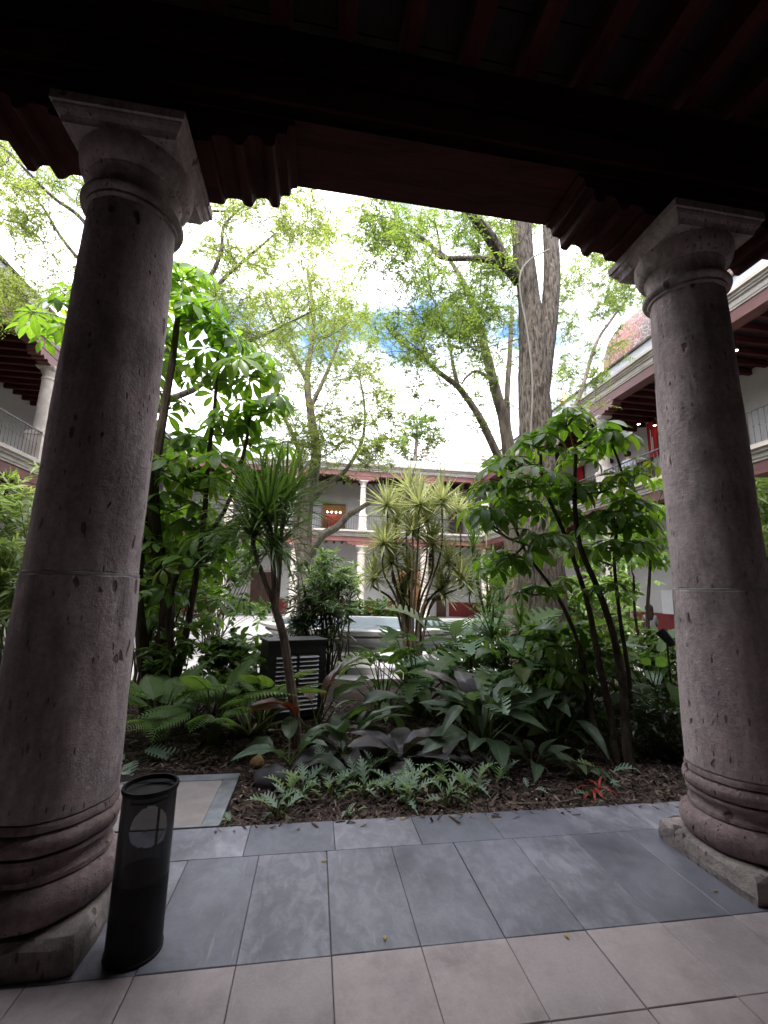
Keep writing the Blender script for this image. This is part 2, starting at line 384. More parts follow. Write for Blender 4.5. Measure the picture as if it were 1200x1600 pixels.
M['lf_sch'] = leafmat('umbrella_leaf', (0.07,0.145,0.025), (0.125,0.22,0.04), 0.45, 0.36, rib=(0.15,0.26,0.05), tcol=(2.1,2.1,0.7))
M['lf_shrub'] = leafmat('shrub_leaf', (0.045,0.09,0.02), (0.10,0.17,0.04), 0.35, 0.38, source='attr')
M['lf_shrub_d'] = leafmat('dark_shrub_leaf', (0.03,0.055,0.02), (0.065,0.105,0.038), 0.3, 0.36, source='attr')
M['lf_light'] = leafmat('light_shrub_leaf', (0.07,0.13,0.03), (0.14,0.21,0.06), 0.4, 0.4, source='attr')
M['lf_drac'] = leafmat('strap_leaf', (0.05,0.10,0.024), (0.12,0.19,0.055), 0.35, 0.35, source='attr')
M['lf_cord'] = leafmat('cream_striped_strap_leaf', (0.21,0.25,0.13), (0.48,0.48,0.30), 0.35, 0.4, source='attr', tcol=(1.5,1.5,0.9))
M['lf_anth'] = leafmat('leathery_dark_leaf', (0.04,0.075,0.042), (0.08,0.125,0.065), 0.2, 0.4, rib=(0.13,0.18,0.10), ribw=0.03, spec=0.4)
M['lf_anth_p'] = leafmat('purplish_dark_leaf', (0.07,0.06,0.068), (0.11,0.098,0.105), 0.12, 0.32, rib=(0.11,0.10,0.10), ribw=0.03, spec=0.4)
M['lf_phil'] = leafmat('glossy_green_leaf', (0.05,0.105,0.03), (0.10,0.18,0.045), 0.45, 0.38, rib=(0.12,0.19,0.06), ribw=0.03, spec=0.6)
M['lf_mons'] = leafmat('split_leaf', (0.12,0.20,0.135), (0.19,0.28,0.19), 0.25, 0.34, rib=(0.14,0.2,0.13), spec=0.55)
M['lf_phleb'] = leafmat('blue_green_frond', (0.19,0.29,0.20), (0.29,0.39,0.28), 0.3, 0.5, rib=(0.2,0.28,0.17))
M['lf_fern'] = leafmat('pale_fern_frond', (0.11,0.20,0.05), (0.18,0.27,0.08), 0.4, 0.45)
M['lf_snake'] = leafmat('snake_plant_leaf', (0.05,0.085,0.035), (0.08,0.12,0.05), 0.1, 0.4, edge=(0.30,0.29,0.10))
M['lf_red'] = leafmat('dark_red_leaf', (0.06,0.016,0.012), (0.10,0.025,0.014), 0.3, 0.35, rib=(0.14,0.05,0.03), tcol=(2.2,1.2,0.8))
M['lf_bamboo'] = leafmat('bamboo_palm_leaf', (0.11,0.17,0.06), (0.20,0.26,0.11), 0.4, 0.45, source='attr')
M['lf_brom'] = leafmat('red_bromeliad_leaf', (0.40,0.02,0.02), (0.55,0.05,0.03), 0.3, 0.35)
M['lf_fallen'] = leafmat('fallen_yellow_leaf', (0.35,0.24,0.05), (0.42,0.30,0.10), 0.2, 0.6)
def chipmat():
    m, n, l, b = _nodes('bark_mulch')
    a = n.new('ShaderNodeAttribute'); a.attribute_name = 'tint'
    l.new(_ramp(n, l, a.outputs['Fac'], [(0.0,(0.02,0.012,0.009)),(0.6,(0.075,0.045,0.034)),(0.92,(0.15,0.10,0.075)),(1.0,(0.34,0.27,0.2))]), b.inputs['Base Color'])
    b.inputs['Roughness'].default_value = 0.85; return m
M['mulch'] = chipmat()
#@@STRUCTURE
# ------------------------------------------------------------------ ground and floors
def sheet(name, x0, x1, y0, y1, z, m, t=0.05):
    return tag(MB().box(x0, x1, y0, y1, z-t, z).build(name, m), kind='structure')
sheet('ground', -600, 600, -600, 600, -0.30, M['ground'])
COL_Y, COL_L, COL_R = 2.56, -1.22, 2.65
KERB_Y = 3.33
XR, XL, YF = 10.4, -8.55, 26.0      # column lines of the right, left and far wings

# pale paving of the court, with single slabs where they show
sheet('courtyard_paving', -13, 15, 7.9, 31, -0.05, M['paving'])
# soil of the planting bed
def soil():
    nx, ny = 70, 44; X = np.linspace(-8.3, 10.1, nx); Y = np.linspace(KERB_Y+0.012, 8.3, ny)
    g = np.zeros((ny, nx, 3))
    for j in range(ny):
        for i in range(nx):
            z = -0.045+0.02*math.sin(X[i]*2.1+Y[j])+0.018*math.sin(X[i]*5.3-Y[j]*3.7)+0.03*min(1, (Y[j]-KERB_Y))
            g[j, i] = (X[i], Y[j], z)
    V = g.reshape(-1, 3); F = []
    for j in range(ny-1):
        for i in range(nx-1):
            a = j*nx+i; F += [(a, a+1, a+nx+1), (a, a+nx+1, a+nx)]
    return tag(link('garden_soil', trimesh('garden_soil', V, F, M['soil'])), kind='structure')
soil()

floor = tag(MB().box(-9.5, 11.5, -4.0, KERB_Y, -0.2, -0.008).build('gallery_floor', M['grout']), kind='structure')
def tile_mesh(w, d, m):
    g = 0.0016
    return MB().box(-w/2+g, w/2-g, -d/2+g, d/2-g, -0.03, 0.0, 0.0025).mesh('floor_tile', m)
TW, X0 = 0.397, 0.147
tm_b, tm_s, tm_e = tile_mesh(TW, 0.397, M['beige']), tile_mesh(TW, 0.778, M['slate']), tile_mesh(0.543, 0.351, M['slate'])
# the hatch frame covers some of the edge strip's garden side only, so the strip runs on
for k in range(-8, 11):
    xc = X0+TW*(k+0.5)
    for r in range(0, 6):
        o = link('floor_tile', tm_b, floor); o.location = (xc+rnd.uniform(-.001, .001), 2.2-0.397*(r+0.5)+rnd.uniform(-.001, .001), rnd.uniform(-0.0012, 0.0012)); o.rotation_euler = (rnd.uniform(-.002, .002), rnd.uniform(-.002, .002), rnd.uniform(-.002, .002))
    o = link('floor_tile', tm_s, floor); o.location = (xc+rnd.uniform(-.001, .001), 2.2+0.389, rnd.uniform(-0.0012, 0.0012)); o.rotation_euler = (rnd.uniform(-.002, .002), rnd.uniform(-.002, .002), rnd.uniform(-.0015, .0015))
for k in range(-6, 8):
    o = link('edge_tile', tm_e, floor); o.location = (0.2+0.543*(k+0.5), 2.978+0.1755, rnd.uniform(-0.0008, 0.0008))
# beyond the pieces in view the floor goes on as plain paving
mb = MB(); mb.box(-9.5, X0-8*TW-0.004, -4, KERB_Y, -0.01, -0.001); mb.box(X0+11*TW+0.004, 11.5, -4, KERB_Y, -0.01, -0.001); mb.box(X0-8*TW, X0+11*TW, -4, 2.2-6*0.397-0.004, -0.01, -0.001)
mb.build('outer_paving', M['beige'], floor)

# ------------------------------------------------------------------ the gallery we stand in
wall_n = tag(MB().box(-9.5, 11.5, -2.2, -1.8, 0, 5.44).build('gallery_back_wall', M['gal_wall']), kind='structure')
sb = MB(); sb.box(-9.5, 11.5, -2.2, 2.80, 5.50, 5.62); sb.box(-9.5, 11.5, -2.2, 2.0, 5.62, 5.7); sb.box(-9.5, 11.5, 2.2, 3.0, 5.62, 5.80); sb.box(-9.5, 11.5, -2.2, -1.8, 5.7, 9.6); sb.box(-9.5, 11.5, -2.3, 2.9, 9.35, 9.7)
blockers = MB(); blockers.box(-9.6, -9.5, -2.2, 2.9, 0, 9.4); blockers.box(11.5, 11.6, -2.2, 2.9, 0, 9.4); blockers.box(-4.3, -4.1, -1.795, 2.1, 0, 5.22); blockers.box(6.4, 6.6, -1.795, 2.1, 0, 5.22)  # unseen cross walls, added to block light coming in along the gallery
tag(blockers.build('light_blocking_wall', M['gal_wall']), kind='structure')
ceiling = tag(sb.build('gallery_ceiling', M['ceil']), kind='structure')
raf = MB().box(-0.065, 0.065, -1.78, 2.80, 0, 0.20).mesh('rafter', M['joist'])
k = 0
x = 0.469-0.435*20
while x < 11.2:
    o = link('rafter', raf, ceiling); o.location = (x, 0, 5.235+0.004*math.sin(k*2.3)); x += 0.435; k += 1
bd = MB().box(-9.4, 11.4, -0.145, 0.145, 0, 0.02).mesh('ceiling_board', M['ceil'])
for k in range(15):
    o = link('ceiling_board', bd, ceiling); o.location = (0, -1.6+0.3*k, 5.45+0.003*(k % 2))

beam = empty('timber_beam', ((COL_L+COL_R)/2, COL_Y+0.035, 4.5))
tag(beam, 'long dark red timber beam carried over the two big near columns', 'beam')
bx0, bx1 = -9.3-beam.location.x, 11.3-beam.location.x
b = MB(); b.box(bx0, bx1, -0.232, 0.232, 0.03, 0.36); b.box(bx0, bx1, -0.20, 0.20, 0.36, 0.73)
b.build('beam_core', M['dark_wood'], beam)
for (y0, y1) in ((-0.236, -0.078), (-0.076, 0.08), (0.082, 0.236)):
    MB().box(bx0, bx1, y0, y1, 0.0, 0.028).build('soffit_board', M['dark_wood'], beam)
MB().box(bx0, bx1, -0.262, -0.236, 0.10, 0.30).build('face_board', M['dark_wood'], beam)
MB().box(bx0, bx1, -0.25, -0.205, 0.38, 0.55).build('face_board', M['dark_wood'], beam)
MB().box(bx0, bx1, -0.235, -0.203, 0.57, 0.72).build('face_board', M['dark_wood'], beam)

def corbel_profile(half, h, sc=1.0):
    """scalloped underside that steps up towards the ends; (x, z) anticlockwise, z from 0 (capital) to h"""
    raw = [(0.31,0.0),(0.44,0.004),(0.452,0.018),(0.458,0.05),(0.475,0.062),(0.545,0.066),(0.565,0.056),(0.585,0.028),(0.605,0.016),(0.628,0.016),(0.645,0.028),(0.656,0.066),(0.67,0.092),(0.70,0.106),(0.735,0.104),(0.757,0.085),(0.768,0.056),(0.785,0.042),(0.822,0.046),(0.834,0.062),(0.838,0.14),(0.850,0.152),(0.895,0.156),(0.904,0.172),(0.907,0.215),(0.918,0.228),(0.95,0.232)]
    pts = [(a*half/0.95, z*h/0.26) for a, z in raw]
    pts.append((half, h))
    left = [(-x_, z_) for x_, z_ in reversed(pts)]
    return left + pts   # left: (−half,h) ... down to centre ... up to (half,h)
CP = corbel_profile(0.95, 0.26)
for cx in (COL_L-3.87, COL_L, COL_R, COL_R+3.87):
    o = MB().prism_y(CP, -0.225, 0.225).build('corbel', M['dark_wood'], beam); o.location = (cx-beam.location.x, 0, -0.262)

M['mortar'] = simple('pale_mortar', (0.30,0.28,0.27), (0.46,0.44,0.43), 30, 0.95, 0.4)
def near_column(x, label, seed):
    root = empty('stone_column', (x, COL_Y, 0), 0); tag(root, label, 'column', 'big near columns of the gallery')
    r_ = random.Random(seed)
    # plinth with chipped, uneven edges
    p = MB(); n = 7; hw = 0.335
    ring = []
    for side in range(4):
        for k in range(n):
            t = -hw+2*hw*k/n
            q = [(t,-hw),(hw,t),(-t,hw),(-hw,-t)][side]; ring.append(q)
    m_ = len(ring); vs_ = []
    for z, inset, j in ((-0.002, 0.0, 0.006), (0.04, -0.004, 0.010), (0.10, 0.004, 0.012), (0.125, 0.022, 0.012)):
        for i, (qx, qy) in enumerate(ring):
            c = 1-inset/hw
            if i % n == 0: c -= 0.035 if z > 0.05 else 0.02
            vs_.append((qx*c+r_.uniform(-j, j)*0.6, qy*c+r_.uniform(-j, j)*0.6, z+(r_.uniform(-0.006, 0.006) if z > 0.05 else 0)))
    fs_ = []
    for i in range(3):
        for k in range(m_):
            fs_.append((i*m_+k, i*m_+(k+1) % m_, (i+1)*m_+(k+1) % m_, (i+1)*m_+k))
    fs_.append(tuple(3*m_+k for k in range(m_)))
    p.add(vs_, fs_).build('plinth', M['plinth'], root)
    # moulded base
    prof = [(0.30, 0.115)]
    for q in range(9):
        a = -math.pi/2+math.pi*q/8; prof.append((0.262+0.075*math.cos(a)*1.0, 0.205+0.085*math.sin(a)))
    prof += [(0.285, 0.295), (0.285, 0.315), (0.272, 0.33), (0.268, 0.352), (0.278, 0.374), (0.293, 0.382), (0.293, 0.398)]
    for q in range(7):
        a = -math.pi/2+math.pi*q/6; prof.append((0.262+0.045*math.cos(a), 0.447+0.047*math.sin(a)))
    prof += [(0.290, 0.497), (0.290, 0.515), (0.284, 0.53)]
    MB().lathe(prof, 64).build('base_moulding', M['cantera_base'], root, True)
    # lower drum and upper drum
    def drum(z0, z1, r0, r1, name, b0, b1):
        pr = [(r0-b0, z0)]
        for q in range(13):
            t = q/12; z = z0+b0+(z1-z0-b0-b1)*t
            pr.append((r0+(r1-r0)*t+0.004*math.sin(math.pi*t), z))
        pr.append((r1-b1, z1))
        return MB().lathe(pr, 64).build(name, M['cantera'], root, True)
    lo = drum(0.528, 1.605, 0.283, 0.266, 'lower_drum', 0.012, 0.010)
    up = drum(1.612, 3.73, 0.259, 0.236, 'upper_drum', 0.005, 0.006)
    MB().lathe([(0.250, 1.597), (0.263, 1.601), (0.263, 1.613), (0.250, 1.618)], 64, cap=False).build('mortar_joint', M['mortar'], root, True)
    for v in root.children[-1].data.vertices:
        a = math.atan2(v.co.y, v.co.x); v.co.z += 0.004*math.sin(7*a+seed)+0.002*math.sin(17*a)
    for ob in (lo, up, [c_ for c_ in root.children if c_.name.startswith('base_moulding')][0]):
        for v in ob.data.vertices:
            a = math.atan2(v.co.y, v.co.x)
            d = 0.0035*math.sin(5*a+seed)*math.sin(v.co.z*2.3+seed)+0.002*math.sin(11*a+v.co.z*7)
            l_ = math.hypot(v.co.x, v.co.y)
            if l_ > 0.05: v.co.x *= (l_+d)/l_; v.co.y *= (l_+d)/l_
    # capital: astragal, neck, echinus, square abacus
    prof = [(0.236, 3.722), (0.252, 3.735), (0.252, 3.752)]
    for q in range(7):
        a = -math.pi/2+math.pi*q/6; prof.append((0.250+0.032*math.cos(a), 3.785+0.030*math.sin(a)))
    prof += [(0.246, 3.822), (0.240, 3.84), (0.243, 3.92), (0.256, 3.935), (0.258, 3.948)]
    for q in range(1, 8):
        a = math.pi/2*q/7; prof.append((0.258+0.060*math.sin(a), 3.948+0.115*(1-math.cos(a))))
    prof += [(0.318, 4.085), (0.30, 4.10)]
    cap = MB().lathe(prof, 64).build('capital', M['cantera'], root, True)
    MB().sqloft([(0.268, 4.088), (0.300, 4.088), (0.304, 4.105), (0.312, 4.125), (0.330, 4.145), (0.338, 4.165), (0.338, 4.178), (0.352, 4.180), (0.352, 4.236)]).build('abacus', M['cantera'], cap)
    return root
near_column(COL_L, 'big weathered stone column on the left, beside the black bin', 1)
near_column(COL_R, 'big weathered stone column on the right, standing on a square plinth', 5)
# ------------------------------------------------------------------ the other three wings round the court
PITCH_B = 3.87
def wall_open(mb, u0, u1, z0, z1, v0, v1, opens):
    """a wall in the u-z plane with real rectangular openings"""
    us = u0
    for (a, b_, za, zb) in sorted(opens):
        mb.box(us, a, v0, v1, z0, z1)
        if za > z0+0.01: mb.box(a, b_, v0, v1, z0, za)
        if zb < z1-0.01: mb.box(a, b_, v0, v1, zb, z1)
        us = b_
    mb.box(us, u1, v0, v1, z0, z1)

lower_col = [(0.34,0.0),(0.34,0.12),(0.335,0.2),(0.30,0.28),(0.29,0.33),(0.31,0.38),(0.27,0.44),(0.262,0.5),(0.238,3.72),(0.27,3.75),(0.27,3.81),(0.24,3.83),(0.245,3.93),(0.31,4.06),(0.32,4.09)]
CPF = corbel_profile(0.95, 0.27)
_mesh = {}
def shared(key, fn):
    if key not in _mesh: _mesh[key] = fn()
    return _mesh[key]
def put(name, me, parent, loc=(0,0,0), rz=0.0):
    o = link(name, me, parent); o.location = loc; o.rotation_euler = (0,0,rz); return o

BACK = 3.3       # depth of the galleries
def wing(label, theta, origin, u0, u1, cols, up_open, lo_open, finials=(), rails=True, tiles=True, dado=True):
    root = empty('courtyard_building', origin, theta); tag(root, label, 'building', 'wings round the court')
    # back walls with openings
    m = MB(); wall_open(m, u0, u1, 0.0, 4.828, BACK, BACK+0.35, [o[:4] for o in lo_open]); m.build('ground_floor_wall', M['wall'], root)
    m = MB(); wall_open(m, u0, u1, 5.13, 8.928, BACK, BACK+0.35, [o[:4] for o in up_open]); m.build('upper_floor_wall', M['wall'], root)
    if dado:
        us = u0
        for (a, b_, za, zb, *_) in sorted(lo_open)+[(u1, u1, 0, 0)]:
            if za < 0.5 and a-us > 0.05: MB().box(us, a-0.1, BACK-0.02, BACK-0.003, 0.0, 0.95).build('red_dado', M['dado'], root)
            us = b_+0.1 if za < 0.5 else us
    # doors and windows
    for (a, b_, za, zb, kind) in list(lo_open)+list(up_open):
        if kind == 'door':
            d = MB().box(a+0.06, b_-0.06, BACK+0.12, BACK+0.18, za, zb-0.06).build('door', M['door_wood'], root)
            fr = MB(); fr.box(a-0.10, a+0.06, BACK-0.03, BACK+0.2, za, zb+0.1); fr.box(b_-0.06, b_+0.10, BACK-0.03, BACK+0.2, za, zb+0.1); fr.box(a+0.06, b_-0.06, BACK-0.03, BACK+0.2, zb-0.06, zb+0.1)
            fr.build('door_frame', M['stone_far'], d)
            for q in range(2):
                for s_ in range(3):
                    xa = a+0.14+q*((b_-a)/2-0.06); h = (zb-za-0.4)/3
                    MB().box(xa, xa+(b_-a)/2-0.22, BACK+0.10, BACK+0.119, za+0.12+s_*h, za+h*(s_+1)).build('door_panel', M['door_wood'], d)
        elif kind == 'open':
            fr = MB(); fr.box(a-0.12, a, BACK-0.03, BACK+0.34, za, zb+0.12); fr.box(b_, b_+0.12, BACK-0.03, BACK+0.34, za, zb+0.12); fr.box(a, b_, BACK-0.03, BACK+0.34, zb, zb+0.12)
            d = fr.build('doorway', M['stone_far'], root)
            rm = MB(); y0 = BACK+0.36
            rm.box(a-0.8, b_+0.8, y0+2.2, y0+2.3, za, zb+0.4); rm.box(a-0.9, a-0.8, y0, y0+2.3, za, zb+0.4); rm.box(b_+0.8, b_+0.9, y0, y0+2.3, za, zb+0.4)
            rm.box(a-0.9, b_+0.9, y0, y0+2.3, zb+0.4, zb+0.5); rm.box(a-0.9, b_+0.9, y0, y0+2.3, za-0.1, za-0.01)
            rm.build('room_lining', M['orange_wall'], d)
        else:
            gl = MB().box(a, b_, BACK+0.10, BACK+0.13, za, zb).build('window', M['glass'], root)
            fr = MB(); t = 0.09
            fr.box(a-0.16, a+t, BACK-0.04, BACK+0.15, za-0.16, zb+0.16); fr.box(b_-t, b_+0.16, BACK-0.04, BACK+0.15, za-0.16, zb+0.16)
            fr.box(a+t, b_-t, BACK-0.04, BACK+0.15, zb-t, zb+0.16); fr.box(a+t, b_-t, BACK-0.04, BACK+0.15, za-0.16, za+t)
            fr.build('window_frame', M['white_paint'], gl)
            gb = MB(); gb.box((a+b_)/2-0.035, (a+b_)/2+0.035, BACK+0.06, BACK+0.098, za+t, zb-t)
            for q in (1, 2): zz = za+(zb-za)*q/3; gb.box(a+t, b_-t, BACK+0.065, BACK+0.095, zz-0.025, zz+0.025)
            gb.build('glazing_bar', M['white_paint'], gl)
    # floors, roof
    MB().box(u0, u1, 0.30, BACK+0.35, 4.83, 5.12).build('upper_floor', M['ceil'], root)
    MB().box(u0, u1, 0.25, BACK+0.4, 8.93, 9.2).build('flat_roof', M['ceil'], root)
    MB().box(u0, u1, -0.5, BACK+0.35, -0.2, -0.035).build('gallery_pavement', M['paving'], root)
    jm = shared('joist', lambda: MB().box(-0.055, 0.055, 0.20, BACK, 0, 0.17).mesh('joist', M['joist']))
    n = int((u1-u0)/0.52)
    for k in range(n):
        uu = u0+0.26+0.52*k
        put('joist', jm, root, (uu, 0, 8.75)); put('joist', jm, root, (uu, 0, 4.655))
    # beams and ledges
    MB().box(u0, u1, -0.20, 0.20, 4.47, 4.76).build('floor_beam', M['red_wood'], root)
    MB().box(u0, u1, -0.19, 0.19, 8.50, 8.81).build('roof_beam', M['red_wood'], root)
    for (z0, z1, v) in ((4.763, 4.83, -0.235), (4.833, 4.95, -0.265), (4.953, 5.03, -0.33), (5.033, 5.14, -0.40)):
        MB().box(u0, u1, v, 0.28, z0, z1).build('ledge_course', M['stone_trim'], root)
    for (z0, z1, v) in ((8.813, 8.865, -0.225), (8.868, 9.02, -0.245), (9.023, 9.07, -0.31), (9.073, 9.13, -0.36), (9.133, 9.22, -0.44)):
        MB().box(u0, u1, v, 0.23, z0, z1).build('cornice_course', M['stone_trim'], root)
    MB().box(u0, u1, -0.22, 0.10, 9.223, 9.66).build('parapet', M['parapet'], root)
    if tiles:
        cp = MB(); cp.box(u0, u1, -0.30, 0.18, 9.663, 9.73); cp.build('coping', M['roof_tile'], root)
    # columns, corbels, railings
    lc = shared('lowcol', lambda: MB().lathe(lower_col, 24).mesh('column', M['stone_far'], True))
    la = shared('lowab', lambda: MB().sqloft([(0.30,4.085),(0.31,4.11),(0.345,4.16),(0.345,4.20)]).mesh('abacus', M['stone_far']))
    pl = shared('plin', lambda: MB().box(-0.35,0.35,-0.35,0.35,-0.036,0.13,0.01).mesh('plinth', M['stone_far']))
    cb = shared('corb', lambda: MB().prism_y(CPF, -0.18, 0.18).mesh('corbel', M['red_wood']))
    pd = shared('pede', lambda: MB().sqloft([(0.25,5.138),(0.25,5.25),(0.225,5.27),(0.225,5.97),(0.25,5.99),(0.25,6.08),(0.22,6.10)]).mesh('pedestal', M['stone_far']))
    uc = shared('upcol', lambda: MB().lathe([(0.22,6.095),(0.22,6.16),(0.20,6.2),(0.19,6.24),(0.165,7.80),(0.19,7.82),(0.19,7.87),(0.168,7.89),(0.17,7.97),(0.225,8.08),(0.23,8.11)], 20).mesh('upper_column', M['stone_far'], True))
    ua = shared('upab', lambda: MB().sqloft([(0.22,8.105),(0.24,8.13),(0.265,8.17),(0.265,8.21)]).mesh('abacus', M['stone_far']))
    rail_u = sorted(cols)
    for c in cols:
        o = put('column', lc, root, (c,0,0)); put('plinth', pl, o); put('abacus', la, o)
        put('corbel', cb, root, (c,0,4.20)); put('corbel', cb, root, (c,0,8.215))
        o = put('upper_column', uc, root, (c,0,0)); put('pedestal', pd, o); put('abacus', ua, o)
    bal = shared('bal', lambda: MB().tube([(0,0,5.20),(0,0,5.60),(0,0,5.63),(0,0,5.66),(0,0,6.02)], [0.009,0.009,0.017,0.009,0.009], 5).mesh('baluster', M['iron']))
    if rails:
        for a, b_ in zip(rail_u[:-1], rail_u[1:]):
            r0, r1 = a+0.25, b_-0.25
            rm = MB(); rm.box(r0, r1, -0.225, -0.185, 6.02, 6.055); rm.box(r0, r1, -0.22, -0.19, 5.17, 5.20)
            ro = rm.build('railing', M['iron'], root)
            nb = int((r1-r0)/0.145)
            for q in range(1, nb): put('baluster', bal, ro, (r0+(r1-r0)*q/nb, -0.205, 0))
    fin = shared('fin', lambda: MB().lathe([(0.20,9.60),(0.20,9.86),(0.24,9.88),(0.24,9.93),(0.12,9.97),(0.09,10.05),(0.22,10.13),(0.22,10.18),(0.08,10.24),(0.07,10.30),(0.16,10.36),(0.16,10.40),(0.06,10.46),(0.10,10.56),(0.03,10.68),(0.01,10.74)], 14).mesh('finial', M['stone_far'], True))
    for c in finials: put('finial', fin, root, (c,0,0))
    return root

cols_side = [COL_Y+PITCH_B*k for k in range(1, 7)]
def D_(u, w, z0, z1, k): return (u-w/2, u+w/2, z0, z1, k)
# right wing: v -> +X, u -> -Y
def ru(y): return -y
wing('right hand wing of the two-storey arcade with white window frames and red banner', -math.pi/2, (XR, 0, 0), -YF+0.5, -2.95,
     [-y for y in cols_side[:-1]]+[-YF+0.42],
     [D_(-8.15,1.5,5.6,7.2,'window'), D_(-12.2,1.2,5.14,7.4,'door'), D_(-16.1,1.3,5.14,7.4,'door'), D_(-20,1.3,5.14,7.4,'door')],
     [D_(-8.2,1.4,0.0,2.8,'door'), D_(-18.4,1.6,0.0,2.9,'door'), D_(-20.4,1.4,0,2.8,'door')])
wing('left hand wing of the two-storey arcade behind the big left column', math.pi/2, (XL, 0, 0), 2.95, YF-0.5,
     [y for y in cols_side[:-1]]+[YF-0.42],
     [D_(11.8,1.1,5.14,7.3,'door'), D_(15.6,1.2,5.14,7.3,'door'), D_(20,1.2,5.14,7.3,'door')],
     [D_(12.0,1.4,0,2.8,'door'), D_(16.5,1.4,0,2.8,'door')])
fx = [XL, XL+3.45, COL_L, COL_R, COL_R+PITCH_B, XR]
dx = P(522, 800, YF+BACK).x; ox = P(650, 900, YF+BACK).x
far = wing('far wing of the two-storey arcade facing the camera across the fountain', 0.0, (0, YF, 0), XL-3.6, XR+3.6, fx,
     [D_(dx,1.55,5.14,7.35,'open'), D_(-2.9,1.2,5.14,7.2,'door'), D_(6.5,1.2,5.14,7.2,'window'), D_(9.6,1.2,5.14,7.3,'door')],
     [D_(ox,2.6,0.0,3.0,'open'), D_(1.1,1.2,0.0,2.7,'door'), D_(-3.4,1.5,0,2.7,'door'), D_(8.2,1.5,0,2.7,'door')], finials=fx[1:], tiles=False)
for uu in (XL-3.6, XR+3.3): MB().box(uu, uu+0.3, -0.6, BACK-0.03, 0.0, 8.7).build('end_wall', M['wall'], far)
# lit exhibition room behind the upper doorway: red panel with lamps
lampm, ln_, ll_, lb_ = _nodes('lit_lamp'); lb_.inputs['Emission Color'].default_value = (1,0.82,0.6,1); lb_.inputs['Emission Strength'].default_value = 6.0
pan = MB().box(-0.55,0.55,-0.03,0.03,0,1.7).build('exhibit_panel', M['red_panel']); pan.location = (dx+0.1, YF+BACK+1.6, 5.2)
tag(pan, 'red exhibition panel inside the lit upper doorway', 'panel')
for q in range(4):
    o = MB().lathe([(0.0,-0.05),(0.035,-0.04),(0.05,0),(0.035,0.04),(0.0,0.05)], 8, cap=False).build('hanging_lamp', lampm)
    o.location = (dx-0.42+0.3*q, YF+BACK+1.2, 7.0)
    tag(o, '%s small glowing lamp in the red room across the court' % ['leftmost','second','third','rightmost'][q], 'lamp', 'lamps in the red room')
for (lx, ly, lz, e) in ((dx, YF+BACK+0.9, 7.2, 1.5), (ox, YF+BACK+1.2, 2.9, 10)):
    ld = bpy.data.lights.new('room_lamp', 'POINT'); ld.energy = e; ld.color = (1,0.8,0.6); ld.shadow_soft_size = 0.12
    lo_ = bpy.data.objects.new('room_lamp', ld); COL.objects.link(lo_); lo_.location = (lx, ly, lz)

# spotlights under the right wing's upper ceiling (lit)
spot_e = MB().lathe([(0.0,0.0),(0.05,0.0),(0.05,0.01),(0.0,0.01)], 12, cap=False).mesh('lamp_face', lampm)
spot_b = MB().lathe([(0.055,0.008),(0.06,0.02),(0.06,0.14),(0.02,0.16),(0.02,0.30)], 12).mesh('lamp_housing', M['iron'])
for i, (px, py) in enumerate(((1167,605),(998,663),(1023,665),(1150,548))):
    # on the joists of the right gallery
    d = ray(px, py); t = (8.45-CAM_H)/d[2]
    p = Vector((d[0]*t, d[1]*t, 8.45))
    r = empty('ceiling_spotlight', p); tag(r, ['lit spotlight nearest the camera under the right upper ceiling', 'lit spotlight left of the red banner on the right upper gallery', 'lit spotlight just beside the right column on the upper gallery', 'lit spotlight high above the right balcony window'][i], 'lamp', 'spotlights of the right upper gallery')
    link('lamp_housing', spot_b, r); link('lamp_face', spot_e, r)
# banners on the right wing
def banner(px, py, X, w, h, label, lines):
    d = ray(px, py); t = X/d[0]; p = Vector((X, d[1]*t, CAM_H+d[2]*t))
    r = empty('banner', (p.x, p.y, p.z-h/2), -math.pi/2); tag(r, label, 'banner')
    m = MB(); 
    for q in range(6):
        u_ = -w/2+w*q/5; m.v += [(u_, 0.012*math.sin(q*1.7), 0), (u_, 0.012*math.sin(q*1.7), h), (u_, 0.02+0.012*math.sin(q*1.7), 0), (u_, 0.02+0.012*math.sin(q*1.7), h)]
    for q in range(5):
        a = q*4; m.f += [(a, a+4, a+5, a+1), (a+2, a+3, a+7, a+6), (a+1, a+5, a+7, a+3), (a, a+2, a+6, a+4)]
    m.build('cloth', M['banner'], r)
    if lines:
        pm = MB()
        for q in range(lines):
            pm.box(-w*0.12+q*w*0.16, -w*0.04+q*w*0.16, -0.03, -0.018, h*0.12, h*(0.78 if q == 0 else 0.55))
        pm.build('print', M['banner_print'], r)
    return r
banner(1019, 686, XR+BACK-0.15, 0.5, 1.5, 'red hanging banner on the right upper gallery beside the column', 2)
banner(905, 752, XR+BACK-0.15, 0.7, 1.5, 'small red banner farther along the right upper gallery', 0)
cab = MB(); cab.box(-0.3,0.3,-0.25,0,0,0.9); cab.box(-0.27,0.27,-0.262,-0.25,0.05,0.85)
d = ray(1052, 945); t = (XR+BACK-0.05)/d[0]
o = cab.build('wall_cabinet', M['white_paint']); o.location = (XR+BACK-0.03, d[1]*t, CAM_H+d[2]*t-0.35); o.rotation_euler = (0,0,-math.pi/2)
tag(o, 'white cabinet on the right gallery wall above the red band', 'cabinet')

